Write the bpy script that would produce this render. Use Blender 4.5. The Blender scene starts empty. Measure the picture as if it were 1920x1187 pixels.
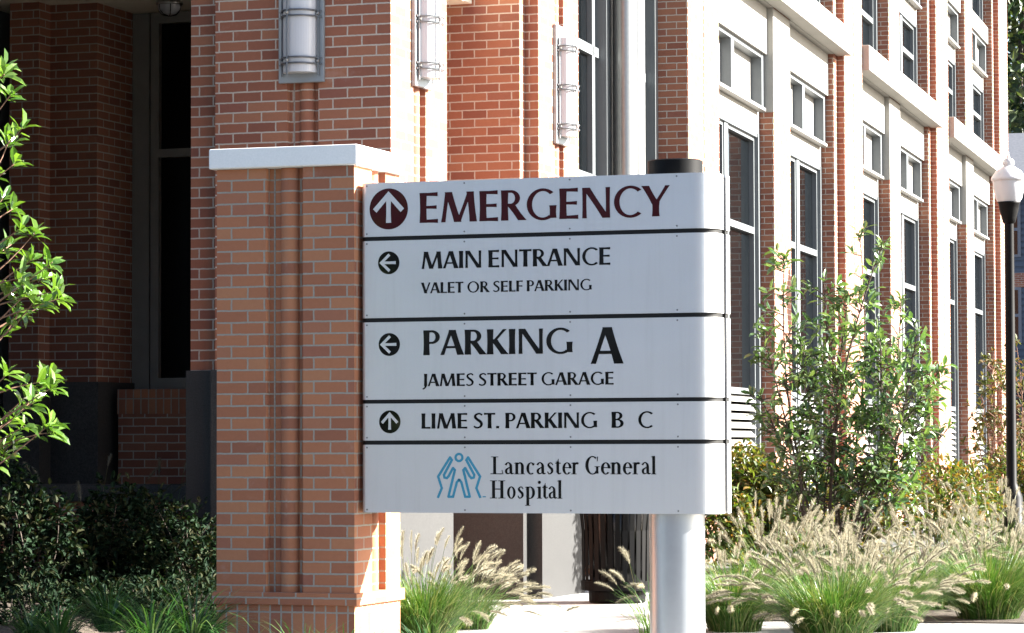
import bpy, bmesh, math, random
from mathutils import Vector, Matrix
R = math.radians
random.seed(11)
S = bpy.context.scene
COL = S.collection

# ------------------------------------------------------------------ camera
FPX = 5700.0
YAW = R(19.0)
PITCH = math.atan(0.0418)
ROLL = R(-0.17)
EYE = Vector((0, 0, 1.2))
cam = bpy.data.cameras.new("camera")
cam.sensor_width = 36
cam.lens = FPX / 1920 * 36
cam.clip_start = 0.1
cam.clip_end = 3000
co = bpy.data.objects.new("camera", cam)
COL.objects.link(co)
CM = Matrix.Rotation(YAW, 3, 'Z') @ Matrix.Rotation(math.pi / 2 + PITCH, 3, 'X') @ Matrix.Rotation(ROLL, 3, 'Z')
co.matrix_world = Matrix.Translation(EYE) @ CM.to_4x4()
S.camera = co

# ------------------------------------------------------------------ light
SUN = Vector((1.0, 0.45, 0.55)).normalized()
EL = math.asin(SUN.z)
AZ = math.atan2(SUN.x, SUN.y)
W = bpy.data.worlds.new("World")
S.world = W
W.use_nodes = True
wn = W.node_tree.nodes
sky = wn.new('ShaderNodeTexSky')
sky.sky_type = 'NISHITA'
sky.sun_disc = False
sky.sun_elevation = EL
sky.sun_rotation = AZ
sky.air_density = 0.75
sky.dust_density = 2.0
wn['Background'].inputs[1].default_value = 0.05
W.node_tree.links.new(sky.outputs[0], wn['Background'].inputs[0])
sl = bpy.data.lights.new("sun", 'SUN')
sl.energy = 5.0
sl.angle = R(0.5)
sl.color = (1.0, 0.97, 0.91)
so = bpy.data.objects.new("sun", sl)
COL.objects.link(so)
so.rotation_euler = SUN.to_track_quat('Z', 'Y').to_euler()
S.view_settings.view_transform = 'Standard'
S.view_settings.look = 'None'
S.view_settings.gamma = 1
S.view_settings.exposure = 3.1
try:
    S.cycles.max_bounces = 8
    S.cycles.diffuse_bounces = 4
    S.cycles.transparent_max_bounces = 8
except Exception:
    pass


# ------------------------------------------------------------------ where things stand
def ray(u, v):
    return CM @ Vector(((u - 960) / FPX, (593.5 - v) / FPX, -1))


def hitY(u, v, y):
    d = ray(u, v)
    return EYE + d * (y / d.y)


def hitZ(u, v, z):
    d = ray(u, v)
    return EYE + d * ((z - EYE.z) / d.z)


def at(u, dist, z=0.0):
    p = EYE + ray(u, 832) * dist
    p.z = z
    return p


def atv(u, v, dist):
    return EYE + ray(u, v) * dist


# ------------------------------------------------------------------ node materials
def nmat(name):
    m = bpy.data.materials.new(name)
    m.use_nodes = True
    nt = m.node_tree
    return m, nt, nt.nodes['Principled BSDF'], nt.nodes.new, nt.links.new


def mix(nt, fac, a, b, mode='MIX'):
    n = nt.nodes.new('ShaderNodeMix')
    n.data_type = 'RGBA'
    n.blend_type = mode
    for sock, val in ((n.inputs[0], fac), (n.inputs[6], a), (n.inputs[7], b)):
        if hasattr(val, 'is_output'):
            nt.links.new(val, sock)
        else:
            sock.default_value = val if not isinstance(val, tuple) or len(val) == 4 else (*val, 1)
    return n.outputs[2]


def noise(nt, vec, scale, detail=4, rough=.55):
    n = nt.nodes.new('ShaderNodeTexNoise')
    n.inputs['Scale'].default_value = scale
    n.inputs['Detail'].default_value = detail
    n.inputs['Roughness'].default_value = rough
    if vec is not None:
        nt.links.new(vec, n.inputs['Vector'])
    return n


def ramp(nt, fac, stops, interp='LINEAR'):
    n = nt.nodes.new('ShaderNodeValToRGB')
    n.color_ramp.interpolation = interp
    e = n.color_ramp.elements
    while len(e) < len(stops):
        e.new(0.5)
    for i, (p, c) in enumerate(stops):
        e[i].position = p
        e[i].color = (*c, 1)
    nt.links.new(fac, n.inputs[0])
    return n.outputs[0]


def brick_mat(name, tones, mortar, bw=.203, rh=.0677, swap=False, seed=0.0):
    m, nt, bs, new, link = nmat(name)
    tc = new('ShaderNodeTexCoord')
    vec = tc.outputs['UV']
    mp = new('ShaderNodeMapping')
    mp.inputs['Location'].default_value = (seed, 0, 0)
    if swap:
        mp.inputs['Rotation'].default_value = (0, 0, R(90))
    link(vec, mp.inputs[0])
    b = new('ShaderNodeTexBrick')
    nw = noise(nt, vec, 26, 3, .6)
    va = new('ShaderNodeVectorMath')
    va.operation = 'MULTIPLY_ADD'
    link(nw.outputs[1], va.inputs[0])
    va.inputs[1].default_value = (.0075, .0065, 0)
    link(mp.outputs[0], va.inputs[2])
    link(va.outputs[0], b.inputs['Vector'])
    b.inputs['Scale'].default_value = 1
    b.inputs['Mortar Size'].default_value = .0052
    b.inputs['Mortar Smooth'].default_value = .12
    b.inputs['Brick Width'].default_value = bw
    b.inputs['Row Height'].default_value = rh
    b.inputs['Color1'].default_value = (0, 0, 0, 1)
    b.inputs['Color2'].default_value = (1, 1, 1, 1)
    b.inputs['Mortar'].default_value = (.5, .5, .5, 1)
    b.offset = 0.0 if swap else 0.5
    col = ramp(nt, b.outputs['Color'], tones, 'LINEAR')
    geo = tc.outputs['UV']
    n1 = noise(nt, geo, 38, 5, .7)
    col = mix(nt, .25, col, mix(nt, n1.outputs[0], (.34, .30, .28), (.75, .72, .7)), 'OVERLAY')
    n2 = noise(nt, geo, 1.3, 3)
    col = mix(nt, n2.outputs[0], mix(nt, .18, col, (.75, .72, .7), 'MULTIPLY'), col)
    n3 = noise(nt, geo, 60, 3)
    mo = mix(nt, n3.outputs[0], tuple(c * .78 for c in mortar), tuple(min(1, c * 1.12) for c in mortar))
    n4 = noise(nt, geo, 2.6, 5, .7)
    eff = ramp(nt, n4.outputs[0], [(.62, (0, 0, 0)), (.82, (1, 1, 1))])
    col = mix(nt, mix(nt, 1.0, eff, (.22, .22, .22), 'MULTIPLY'), col, (.55, .5, .46))
    fin = mix(nt, b.outputs['Fac'], col, mo)
    link(fin, bs.inputs['Base Color'])
    bs.inputs['Roughness'].default_value = .82
    bs.inputs['Specular IOR Level'].default_value = .25
    bp = new('ShaderNodeBump')
    bp.inputs['Strength'].default_value = .55
    bp.inputs['Distance'].default_value = .006
    h = new('ShaderNodeMath')
    h.operation = 'MULTIPLY_ADD'
    link(b.outputs['Fac'], h.inputs[0])
    h.inputs[1].default_value = -1.0
    ns = new('ShaderNodeMath')
    ns.operation = 'MULTIPLY'
    link(n1.outputs[0], ns.inputs[0])
    ns.inputs[1].default_value = .5
    link(ns.outputs[0], h.inputs[2])
    link(h.outputs[0], bp.inputs['Height'])
    link(bp.outputs[0], bs.inputs['Normal'])
    return m


def speck_mat(name, c1, c2, scale=60, rough=.7, c3=None, bump=.0, spec=.4, stain=0.0):
    m, nt, bs, new, link = nmat(name)
    tc = new('ShaderNodeTexCoord')
    n = noise(nt, tc.outputs['Object'], scale, 6, .7)
    col = ramp(nt, n.outputs[0], [(.32, c1), (.68, c2)])
    if c3:
        n2 = noise(nt, tc.outputs['Object'], scale * 2.3, 2)
        k = ramp(nt, n2.outputs[0], [(.56, (0, 0, 0)), (.64, (1, 1, 1))])
        col = mix(nt, k, col, c3)
    if stain:
        n3 = noise(nt, tc.outputs['Object'], 1.7, 5, .65)
        k = ramp(nt, n3.outputs[0], [(.35, (1 - stain,) * 3), (.7, (1, 1, 1))])
        col = mix(nt, 1.0, col, k, 'MULTIPLY')
    link(col, bs.inputs['Base Color'])
    bs.inputs['Roughness'].default_value = rough
    bs.inputs['Specular IOR Level'].default_value = spec
    if bump:
        bp = new('ShaderNodeBump')
        bp.inputs['Strength'].default_value = bump
        bp.inputs['Distance'].default_value = .01
        link(n.outputs[0], bp.inputs['Height'])
        link(bp.outputs[0], bs.inputs['Normal'])
    return m


def plain(name, c, rough=.5, metal=0.0, spec=.5, var=.08, scale=9, bump=0.0):
    m, nt, bs, new, link = nmat(name)
    tc = new('ShaderNodeTexCoord')
    n = noise(nt, tc.outputs['Object'], scale, 5, .6)
    lo = tuple(max(0, x * (1 - var)) for x in c)
    hi = tuple(min(1, x * (1 + var)) for x in c)
    link(ramp(nt, n.outputs[0], [(.3, lo), (.7, hi)]), bs.inputs['Base Color'])
    bs.inputs['Roughness'].default_value = rough
    bs.inputs['Metallic'].default_value = metal
    bs.inputs['Specular IOR Level'].default_value = spec
    if bump:
        bp = new('ShaderNodeBump')
        bp.inputs['Strength'].default_value = bump
        bp.inputs['Distance'].default_value = .004
        link(n.outputs[0], bp.inputs['Height'])
        link(bp.outputs[0], bs.inputs['Normal'])
    return m


def leaf_mat(name, dark, light, rough=.35, transl=.25, spec=.5, third=None, through=(1.5, 1.6, .7)):
    m, nt, bs, new, link = nmat(name)
    geo = new('ShaderNodeNewGeometry')
    stops = [(0.0, dark), (.8, light)]
    if third:
        stops = [(0.0, dark), (.6, light), (.97, third)]
    col = ramp(nt, geo.outputs['Random Per Island'], stops)
    link(col, bs.inputs['Base Color'])
    bs.inputs['Roughness'].default_value = rough
    bs.inputs['Specular IOR Level'].default_value = spec
    tr = new('ShaderNodeBsdfTranslucent')
    br = mix(nt, 1.0, col, through, 'MULTIPLY')
    link(br, tr.inputs[0])
    ms = new('ShaderNodeMixShader')
    ms.inputs[0].default_value = transl
    link(bs.outputs[0], ms.inputs[1])
    link(tr.outputs[0], ms.inputs[2])
    link(ms.outputs[0], nt.nodes['Material Output'].inputs[0])
    return m


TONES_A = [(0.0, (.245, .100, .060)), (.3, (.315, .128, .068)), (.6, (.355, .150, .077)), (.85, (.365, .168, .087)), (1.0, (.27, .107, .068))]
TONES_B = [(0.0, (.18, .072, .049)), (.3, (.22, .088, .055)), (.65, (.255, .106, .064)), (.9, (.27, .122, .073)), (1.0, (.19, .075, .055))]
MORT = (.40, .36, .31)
M = {}
MORT_A = (.30, .275, .23)
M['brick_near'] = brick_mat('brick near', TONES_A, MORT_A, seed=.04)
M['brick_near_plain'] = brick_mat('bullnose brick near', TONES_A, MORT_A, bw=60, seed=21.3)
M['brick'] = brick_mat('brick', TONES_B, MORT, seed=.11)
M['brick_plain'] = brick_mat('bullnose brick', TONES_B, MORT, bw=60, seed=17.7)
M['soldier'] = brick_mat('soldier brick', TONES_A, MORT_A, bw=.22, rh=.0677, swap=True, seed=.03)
M['stone'] = speck_mat('cast stone', (.25, .243, .22), (.30, .292, .268), 90, .8, bump=.08, stain=.12)
M['mortar'] = speck_mat('mortar', (.22, .20, .17), (.32, .29, .25), 80, .9)
M['cap_stone'] = speck_mat('white cast stone', (.72, .73, .70), (.80, .80, .77), 90, .8, bump=.06, stain=.06)
M['granite'] = speck_mat('granite', (.015, .0148, .0145), (.038, .0368, .0355), 95, .6, (.011, .011, .011), stain=.2)
M['granite_dark'] = speck_mat('dark granite', (.03, .028, .026), (.075, .07, .066), 55, .5, (.02, .02, .02), stain=.2)
M['frame_grey'] = plain('painted aluminium frame', (.125, .137, .142), .45, .15, .5, .04)
M['frame_dark'] = plain('grey door frame', (.20, .20, .18), .5, .1, .4, .05)
M['gap'] = plain('dark joint', (.002, .002, .002), .95, 0, .0)
M['panel_metal'] = plain('cream metal panel', (.22, .214, .20), .5, 0, .4, .04)
M['soffit'] = plain('painted soffit', (.78, .72, .58), .9, 0, .2, .06, 3)
M['steel'] = plain('brushed steel', (.34, .33, .31), .34, .9, .5, .05, 30)
M['post_metal'] = plain('satin silver post', (.36, .38, .40), .36, .75, .5, .04, 12)
M['white_opal'] = plain('opal diffuser', (.43, .44, .46), .3, 0, .5, .015)
M['ring_metal'] = plain('lamp ring metal', (.14, .15, .16), .35, .5, .5, .04)
M['lamp_plate'] = plain('lamp back plate', (.22, .245, .26), .4, .35, .5, .04)
M['black_paint'] = plain('black powder coat', (.0028, .0028, .0030), .5, 0, .10, .2)
M['black_soft'] = plain('black liner', (.002, .002, .0022), .25, 0, .4, .3, 14, .6)
M['red_vinyl'] = plain('maroon vinyl', (.040, .005, .007), .08, 0, .22, .05)
M['black_vinyl'] = plain('black vinyl', (.005, .0055, .005), .08, 0, .22, .05)
M['teal_vinyl'] = plain('teal vinyl', (.030, .215, .32), .25, 0, .5, .05)
M['strip'] = plain('dark channel', (.008, .008, .0075), .5, 0, .2, .1)
M['screw'] = plain('screw', (.17, .17, .17), .4, .6)
M['concrete'] = speck_mat('concrete', (.27, .262, .245), (.33, .32, .30), 40, .9, bump=.1, stain=.18)
M['kerb'] = speck_mat('kerb stone', (.50, .48, .44), (.60, .58, .52), 40, .9, bump=.1, stain=.2)
M['asphalt'] = speck_mat('asphalt', (.045, .045, .045), (.075, .073, .07), 50, .95, bump=.2)
M['mulch'] = speck_mat('bark mulch', (.016, .011, .008), (.062, .045, .030), 45, .95, (.13, .10, .07), bump=.9)
M['leaf_magnolia'] = leaf_mat('magnolia leaf', (.034, .085, .012), (.090, .160, .022), .20, .28, .8)
M['leaf_magnolia2'] = leaf_mat('magnolia shrub leaf', (.034, .084, .028), (.088, .142, .050), .24, .24, .9, (.10, .14, .05))
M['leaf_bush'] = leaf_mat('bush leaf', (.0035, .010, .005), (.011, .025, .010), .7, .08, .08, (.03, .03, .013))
M['leaf_autumn'] = leaf_mat('autumn shrub leaf', (.030, .055, .010), (.090, .115, .022), .45, .28, .4, (.19, .09, .02))
M['leaf_rust'] = leaf_mat('rust shrub leaf', (.030, .045, .012), (.075, .080, .022), .5, .25, .4, (.14, .065, .025))
M['leaf_tree'] = leaf_mat('far tree leaf', (.008, .022, .010), (.035, .058, .022), .5, .2, .4, (.09, .10, .035))
M['blade'] = leaf_mat('grass blade', (.022, .072, .010), (.070, .140, .026), .42, .25, .35, (.20, .20, .09))
M['blade_dark'] = leaf_mat('lily turf blade', (.010, .042, .010), (.032, .092, .020), .32, .2, .5, (.09, .14, .045))
M['plume'] = leaf_mat('seed plume', (.20, .185, .13), (.36, .34, .26), .9, .45, .1, None, (1.05, 1.0, .92))
M['bark'] = speck_mat('bark', (.030, .022, .017), (.085, .066, .050), 60, .9)
M['twig'] = speck_mat('reddish twig', (.14, .07, .045), (.25, .14, .09), 60, .8)
M['siding'] = plain('pale blue siding', (.060, .078, .110), .7, 0, .3, .06, 2)
M['roofing'] = speck_mat('grey shingles', (.05, .055, .07), (.085, .09, .105), 12, .9)
M['white_trim'] = plain('white trim', (.13, .14, .165), .6, 0, .3, .04)


def joints(m, size=1.5):
    nt = m.node_tree
    bs = nt.nodes['Principled BSDF']
    src = bs.inputs['Base Color'].links[0].from_socket
    tc = nt.nodes.new('ShaderNodeTexCoord')
    b = nt.nodes.new('ShaderNodeTexBrick')
    nt.links.new(tc.outputs['Object'], b.inputs['Vector'])
    b.offset = 0
    b.inputs['Scale'].default_value = 1
    b.inputs['Brick Width'].default_value = size
    b.inputs['Row Height'].default_value = size
    b.inputs['Mortar Size'].default_value = .006
    nt.links.new(mix(nt, b.outputs['Fac'], src, (.06, .055, .05)), bs.inputs['Base Color'])


joints(M['concrete'])


def sign_mat():
    m, nt, bs, new, link = nmat('painted aluminium sign')
    tc = new('ShaderNodeTexCoord')
    n = noise(nt, tc.outputs['Object'], 3.0, 5, .6)
    n2 = noise(nt, tc.outputs['Object'], 220.0, 2, .5)
    c = mix(nt, n.outputs[0], (.55, .553, .55), (.60, .60, .595))
    c = mix(nt, .10, c, n2.outputs[1], 'OVERLAY')
    sm_ = new('ShaderNodeMapping')
    sm_.inputs['Scale'].default_value = (26, 26, 1.1)
    link(tc.outputs['Object'], sm_.inputs[0])
    n5 = noise(nt, sm_.outputs[0], 1.0, 5, .65)
    c = mix(nt, 1.0, c, ramp(nt, n5.outputs[0], [(.28, (.955, .955, .95)), (.50, (1, 1, 1))]), 'MULTIPLY')
    n6 = noise(nt, tc.outputs['Object'], 1.4, 4, .6)
    rr_ = new('ShaderNodeMapRange')
    link(n6.outputs[0], rr_.inputs[0])
    rr_.inputs[3].default_value = .26
    rr_.inputs[4].default_value = .42
    link(rr_.outputs[0], bs.inputs['Roughness'])
    link(c, bs.inputs['Base Color'])
    bs.inputs['Metallic'].default_value = .55
    bp = new('ShaderNodeBump')
    bp.inputs['Strength'].default_value = .09
    bp.inputs['Distance'].default_value = .03
    link(n.outputs[0], bp.inputs['Height'])
    link(bp.outputs[0], bs.inputs['Normal'])
    return m


M['sign'] = sign_mat()


def glass_mat(name='dark window glass', base=(.0020, .0026, .003)):
    m, nt, bs, new, link = nmat(name)
    tc = new('ShaderNodeTexCoord')
    n = noise(nt, tc.outputs['Object'], .8, 2)
    link(mix(nt, n.outputs[0], base, tuple(x * 1.8 for x in base)), bs.inputs['Base Color'])
    bs.inputs['Roughness'].default_value = .03
    bs.inputs['IOR'].default_value = 1.45
    bp = new('ShaderNodeBump')
    bp.inputs['Strength'].default_value = .02
    bp.inputs['Distance'].default_value = .05
    link(n.outputs[0], bp.inputs['Height'])
    link(bp.outputs[0], bs.inputs['Normal'])
    return m


M['glass'] = glass_mat()
M['porch_glass'] = plain('dim porch glass', (.0015, .0015, .0015), .3, 0, .08, .1)


# ------------------------------------------------------------------ mesh building
class MB:
    def __init__(self):
        self.v = []
        self.f = []
        self.mi = []

    def quad(self, *p, m=0):
        i = len(self.v)
        self.v += [tuple(q) for q in p]
        self.f.append(tuple(range(i, i + len(p))))
        self.mi.append(m)

    def box(self, x0, x1, y0, y1, z0, z1, m=0):
        a = [(x0, y0, z0), (x1, y0, z0), (x1, y1, z0), (x0, y1, z0), (x0, y0, z1), (x1, y0, z1), (x1, y1, z1), (x0, y1, z1)]
        i = len(self.v)
        self.v += a
        for q in ((0, 3, 2, 1), (4, 5, 6, 7), (0, 1, 5, 4), (1, 2, 6, 5), (2, 3, 7, 6), (3, 0, 4, 7)):
            self.f.append(tuple(i + k for k in q))
            self.mi.append(m)
        return self

    def prism(self, pts, z0, z1, m=0):      # pts counter-clockwise seen from above
        n = len(pts)
        i = len(self.v)
        self.v += [(x, y, z0) for x, y in pts] + [(x, y, z1) for x, y in pts]
        for k in range(n):
            k2 = (k + 1) % n
            self.f.append((i + k, i + k2, i + n + k2, i + n + k))
            self.mi.append(m)
        self.f.append(tuple(i + n + k for k in range(n)))
        self.mi.append(m)
        self.f.append(tuple(i + k for k in reversed(range(n))))
        self.mi.append(m)
        return self

    def lathe(self, prof, cx=0, cy=0, n=28, m=0, a0=0, a1=2 * math.pi):
        i = len(self.v)
        full = abs(a1 - a0) > 6.28
        cnt = n if full else n + 1
        for r, z in prof:
            for k in range(cnt):
                a = a0 + (a1 - a0) * k / n
                self.v.append((cx + r * math.cos(a), cy + r * math.sin(a), z))
        for j in range(len(prof) - 1):
            for k in range(n):
                k2 = (k + 1) % cnt
                self.f.append((i + j * cnt + k, i + j * cnt + k2, i + (j + 1) * cnt + k2, i + (j + 1) * cnt + k))
                self.mi.append(m)
        return self

    def tube(self, pts, rad, n=6, m=0):
        pts = [Vector(p) for p in pts]
        if not isinstance(rad, (list, tuple)):
            rad = [rad] * len(pts)
        i = len(self.v)
        for k, p in enumerate(pts):
            t = (pts[min(k + 1, len(pts) - 1)] - pts[max(k - 1, 0)]).normalized()
            a = t.cross(Vector((0.31, 0.11, 0.94)) if abs(t.z) < .9 else Vector((1, 0, 0))).normalized()
            b = t.cross(a)
            for j in range(n):
                w = 2 * math.pi * j / n
                self.v.append(tuple(p + (a * math.cos(w) + b * math.sin(w)) * rad[k]))
        for k in range(len(pts) - 1):
            for j in range(n):
                j2 = (j + 1) % n
                self.f.append((i + k * n + j, i + k * n + j2, i + (k + 1) * n + j2, i + (k + 1) * n + j))
                self.mi.append(m)
        for k in (0, len(pts) - 1):
            self.f.append(tuple(i + k * n + j for j in range(n)))
            self.mi.append(m)
        return self

    def build(self, name, mats, parent=None, smooth=False, bevel=0.0, loc=None):
        me = bpy.data.meshes.new(name)
        me.from_pydata(self.v, [], self.f)
        mats = mats if isinstance(mats, (list, tuple)) else [mats]
        for x in mats:
            me.materials.append(M[x] if isinstance(x, str) else x)
        if len(mats) > 1:
            me.polygons.foreach_set('material_index', self.mi)
        if smooth:
            me.polygons.foreach_set('use_smooth', [True] * len(me.polygons))
        if len(self.f) < 20000:
            uv = me.uv_layers.new(name='UVMap')
            for p in me.polygons:
                nrm = p.normal
                if abs(nrm.z) > .8:
                    for li in p.loop_indices:
                        c = me.vertices[me.loops[li].vertex_index].co
                        uv.data[li].uv = (c.x, c.y)
                else:
                    t = Vector((-nrm.y, nrm.x, 0)).normalized()
                    for li in p.loop_indices:
                        c = me.vertices[me.loops[li].vertex_index].co
                        uv.data[li].uv = (c.dot(t), c.z)
        me.update()
        o = bpy.data.objects.new(name, me)
        COL.objects.link(o)
        if parent:
            o.parent = parent
        if loc is not None:
            o.location = loc
        if bevel:
            b = o.modifiers.new('bevel', 'BEVEL')
            b.width = bevel
            b.segments = 2
            b.limit_method = 'ANGLE'
        return o


def tag(o, label=None, cat=None, group=None, kind=None):
    for k, val in (('label', label), ('category', cat), ('group', group), ('kind', kind)):
        if val:
            o[k] = val
    return o


def empty(name, loc=(0, 0, 0), rz=0.0):
    o = bpy.data.objects.new(name, None)
    COL.objects.link(o)
    o.location = loc
    o.rotation_euler = (0, 0, rz)
    o.empty_display_size = .2
    return o


def dup(o, parent=None):
    c = o.copy()
    COL.objects.link(c)
    c.parent = parent
    for ch in list(o.children):
        dup(ch, c)
    return c


# ------------------------------------------------------------------ ground
def sheet(name, pts, z, mat, sub=0):
    mb = MB()
    mb.quad(*[(p[0], p[1], z) for p in pts])
    return tag(mb.build(name, mat), kind='structure')


sheet('ground', [(-900, -300), (900, -300), (900, 1500), (-900, 1500)], 0, 'asphalt')
sheet('pavement', [(-7.9, 14.2), (30, 14.2), (30, 25.5), (-7.9, 25.5)], .004, 'concrete')
exec_beds = []
b0 = [hitZ(1240, 1164, 0), hitZ(1990, 1172, 0)]
sheet('garden_bed_soil', [(b0[0].x, b0[0].y), (b0[1].x, b0[1].y), (5, 60), (-6.5, 60), (-6.9, 27)], .012, 'mulch')


def mound(name, x0, x1, y0, y1, h, mat, nx=46, ny=34, amp=.03):
    mb = MB()
    rnd = random.Random(5)
    g = [[(x0 + (x1 - x0) * i / nx, y0 + (y1 - y0) * j / ny,
           .008 + h * min(1, 3.2 * min(i / nx, 1 - i / nx, j / ny * 1.6, 1.4 - j / ny)) ** .6 + rnd.uniform(0, amp))
          for i in range(nx + 1)] for j in range(ny + 1)]
    for j in range(ny):
        for i in range(nx):
            mb.quad(g[j][i], g[j][i + 1], g[j + 1][i + 1], g[j + 1][i])
    return tag(mb.build(name, mat), kind='structure')


mound('planting_bed', -13.5, -7.95, 13.2, 19.3, .24, 'mulch')

# ------------------------------------------------------------------ near brick pillar
PX0, PX1, PY0, PY1 = -7.24, -6.395, 15.85, 16.56
pil = tag(empty('brick_pillar', ((PX0 + PX1) / 2, (PY0 + PY1) / 2, 0)),
          'free-standing brick pillar with a pale stone cap, beside the left end of the big grey sign', 'pillar')


def rel(o, root):
    o.location = Vector(o.location) - root.location
    return o


def grooved(x0, x1, y0, y1, z0, z1, gf=None, gr=None, d=.055, step=None):
    """outline of a pier with one groove in its front and one in its right side"""
    p = [(x0, y0)]
    if gf:
        p += [(gf[0], y0), (gf[0], y0 + d), (gf[1], y0 + d), (gf[1], y0)]
    p += [(x1, y0)]
    if gr:
        p += [(x1, gr[0]), (x1 - d, gr[0]), (x1 - d, gr[1]), (x1, gr[1])]
    p += [(x1, y1), (x0, y1)]
    mb = MB()
    mb.prism(p, z0, z1)
    return mb


def bullnose(kind, a, b, plane, z0, z1, d=.055):
    """half-round brick stack standing in a groove"""
    r = (b - a) * .24
    c = a + (b - a) * .56
    pts = []
    for k in range(15):
        w = math.pi * k / 14
        if kind == 'front':
            pts.append((c - r * math.cos(w), plane + d + .001 - r * math.sin(w) * .86))
        else:
            pts.append((plane - d - .001 + r * math.sin(w) * .86, c - r * math.cos(w)))
    mb = MB()
    mb.prism(pts, z0, z1)
    return mb


def gpart(mb, name, mat, root, **kw):
    return rel(mb.build(name, mat, root, **kw), root)


g_f = (hitY(499, 800, PY0).x, hitY(568, 800, PY0).x)
g_r = (PY0 + .27, PY0 + .48)
gpart(grooved(PX0, PX1, PY0, PY1, .364, 2.77, g_f, g_r), 'shaft', 'brick_near', pil)
gpart(MB().box(g_f[0] + .026, g_f[0] + .035, PY0 + .05, PY0 + .0545, .364, 2.77), 'mortar_joint', 'mortar', pil)
gpart(bullnose('front', *g_f, PY0, .364, 2.77), 'rounded_rib', 'brick_near_plain', pil, smooth=False)
gpart(bullnose('side', *g_r, PX1, .364, 2.77), 'rounded_rib', 'brick_near_plain', pil)
gpart(MB().box(PX0 - .022, PX1 + .022, PY0 - .022, PY1 + .022, .295, .364), 'ledge', 'brick_near', pil, bevel=.004)
gpart(MB().box(PX0, PX1, PY0, PY1, -.02, .295), 'base', 'soldier', pil)
gpart(MB().box(PX0 - .034, PX1 + .032, PY0 - .042, PY1 + .004, 2.77, 2.885), 'cap_stone', 'cap_stone', pil, bevel=.008)

# ------------------------------------------------------------------ hospital building
hosp = tag(empty('hospital_building', (-8.8, 24, 0)),
           'red brick hospital with pale stone bands and tall dark windows, behind the sign', 'building')
PL = 1.69          # top of granite plinth
TOP = 9.6


def hp(mb, name, mat, **kw):
    return gpart(mb, name, mat, hosp, **kw)


# tower 1
T1 = (-8.363, -7.12, 18.28, 19.33)
g1f = (-7.849, -7.626)
g1r = (18.70, 18.92)
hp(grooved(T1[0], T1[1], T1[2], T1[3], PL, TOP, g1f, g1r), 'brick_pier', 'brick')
hp(MB().box(g1f[0] + .026, g1f[0] + .035, T1[2] + .05, T1[2] + .0545, PL, TOP), 'mortar_joint', 'mortar')
hp(bullnose('front', *g1f, T1[2], PL, TOP), 'rounded_rib', 'brick_plain')
hp(bullnose('side', *g1r, T1[1], PL, TOP), 'rounded_rib', 'brick_plain')
hp(MB().box(-8.60, T1[0], 18.41, 19.33, PL, TOP), 'brick_pier', 'brick')
hp(MB().prism([(-8.62, 18.38), (-8.38, 18.38), (-8.38, 18.25), (-7.09, 18.25), (-7.09, 19.36), (-8.62, 19.36)], 0, PL), 'plinth', 'granite')
# tower 2
T2a = (-9.2, -7.56, 22.15)
T2b = (-7.45, 22.28, 23.3)
g2r = (22.69, 22.91)
mb = MB()
d = .055
mb.prism([(-9.2, 22.15), (-7.56, 22.15), (-7.56, 22.28), (-7.45, 22.28), (-7.45, g2r[0]), (-7.45 - d, g2r[0]), (-7.45 - d, g2r[1]),
          (-7.45, g2r[1]), (-7.45, 23.3), (-9.2, 23.3)], PL, TOP)
hp(mb, 'brick_pier', 'brick')
hp(bullnose('side', *g2r, -7.45, PL, TOP), 'rounded_rib', 'brick_plain')
hp(MB().prism([(-9.22, 22.12), (-7.53, 22.12), (-7.53, 22.25), (-7.42, 22.25), (-7.42, 23.33), (-9.22, 23.33)], 0, PL), 'plinth', 'granite')
hp(MB().box(-8.25, -7.95, 19.36, 22.149, 4.62, 5.2), 'beam', 'soffit')
hp(MB().box(-8.6, -8.3, 19.331, 21.75, 0, 4.619), 'wall', 'brick')  # hidden filler wall added to darken the porch, slot left for side light
# tower 3, inside the porch
hp(MB().prism([(-11.9, 22.0), (-11.635, 22.0), (-11.635, 22.2), (-11.21, 22.2), (-11.21, 22.86), (-11.9, 22.86)], PL + .02, 4.80), 'brick_pier', 'brick')
hp(MB().prism([(-11.93, 21.97), (-11.605, 21.97), (-11.605, 22.17), (-11.18, 22.17), (-11.18, 22.859), (-11.93, 22.859)], 0, PL + .02), 'plinth', 'granite_dark')
# porch roof, upper wall over it and back wall
hp(MB().box(-16, -8.26, 18.62, 24.5, 4.80, 5.25), 'porch_soffit', 'soffit')
hp(MB().box(-16, -8.62, 18.45, 18.615, 4.6, TOP), 'wall', 'brick')
hp(MB().box(-17, -8.9, 15.2, 18.44, 4.32, 4.75), 'shade_canopy', 'stone', bevel=.02)  # unseen canopy, added to keep sky light out of the porch
hp(MB().box(-16.4, -16.0, 15.4, 24.5, 0, 4.31), 'wall', 'brick')  # unseen end wall, added to close off light from the left
hp(MB().box(-16, -9.25, 23.4, 24.5, 0, 4.79), 'wall', 'granite_dark')
hp(MB().box(-16, -9.22, 24.6, 30, 5.26, TOP), 'wall', 'brick')


def xat(u, y):
    return hitY(u, 700, y).x


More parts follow.
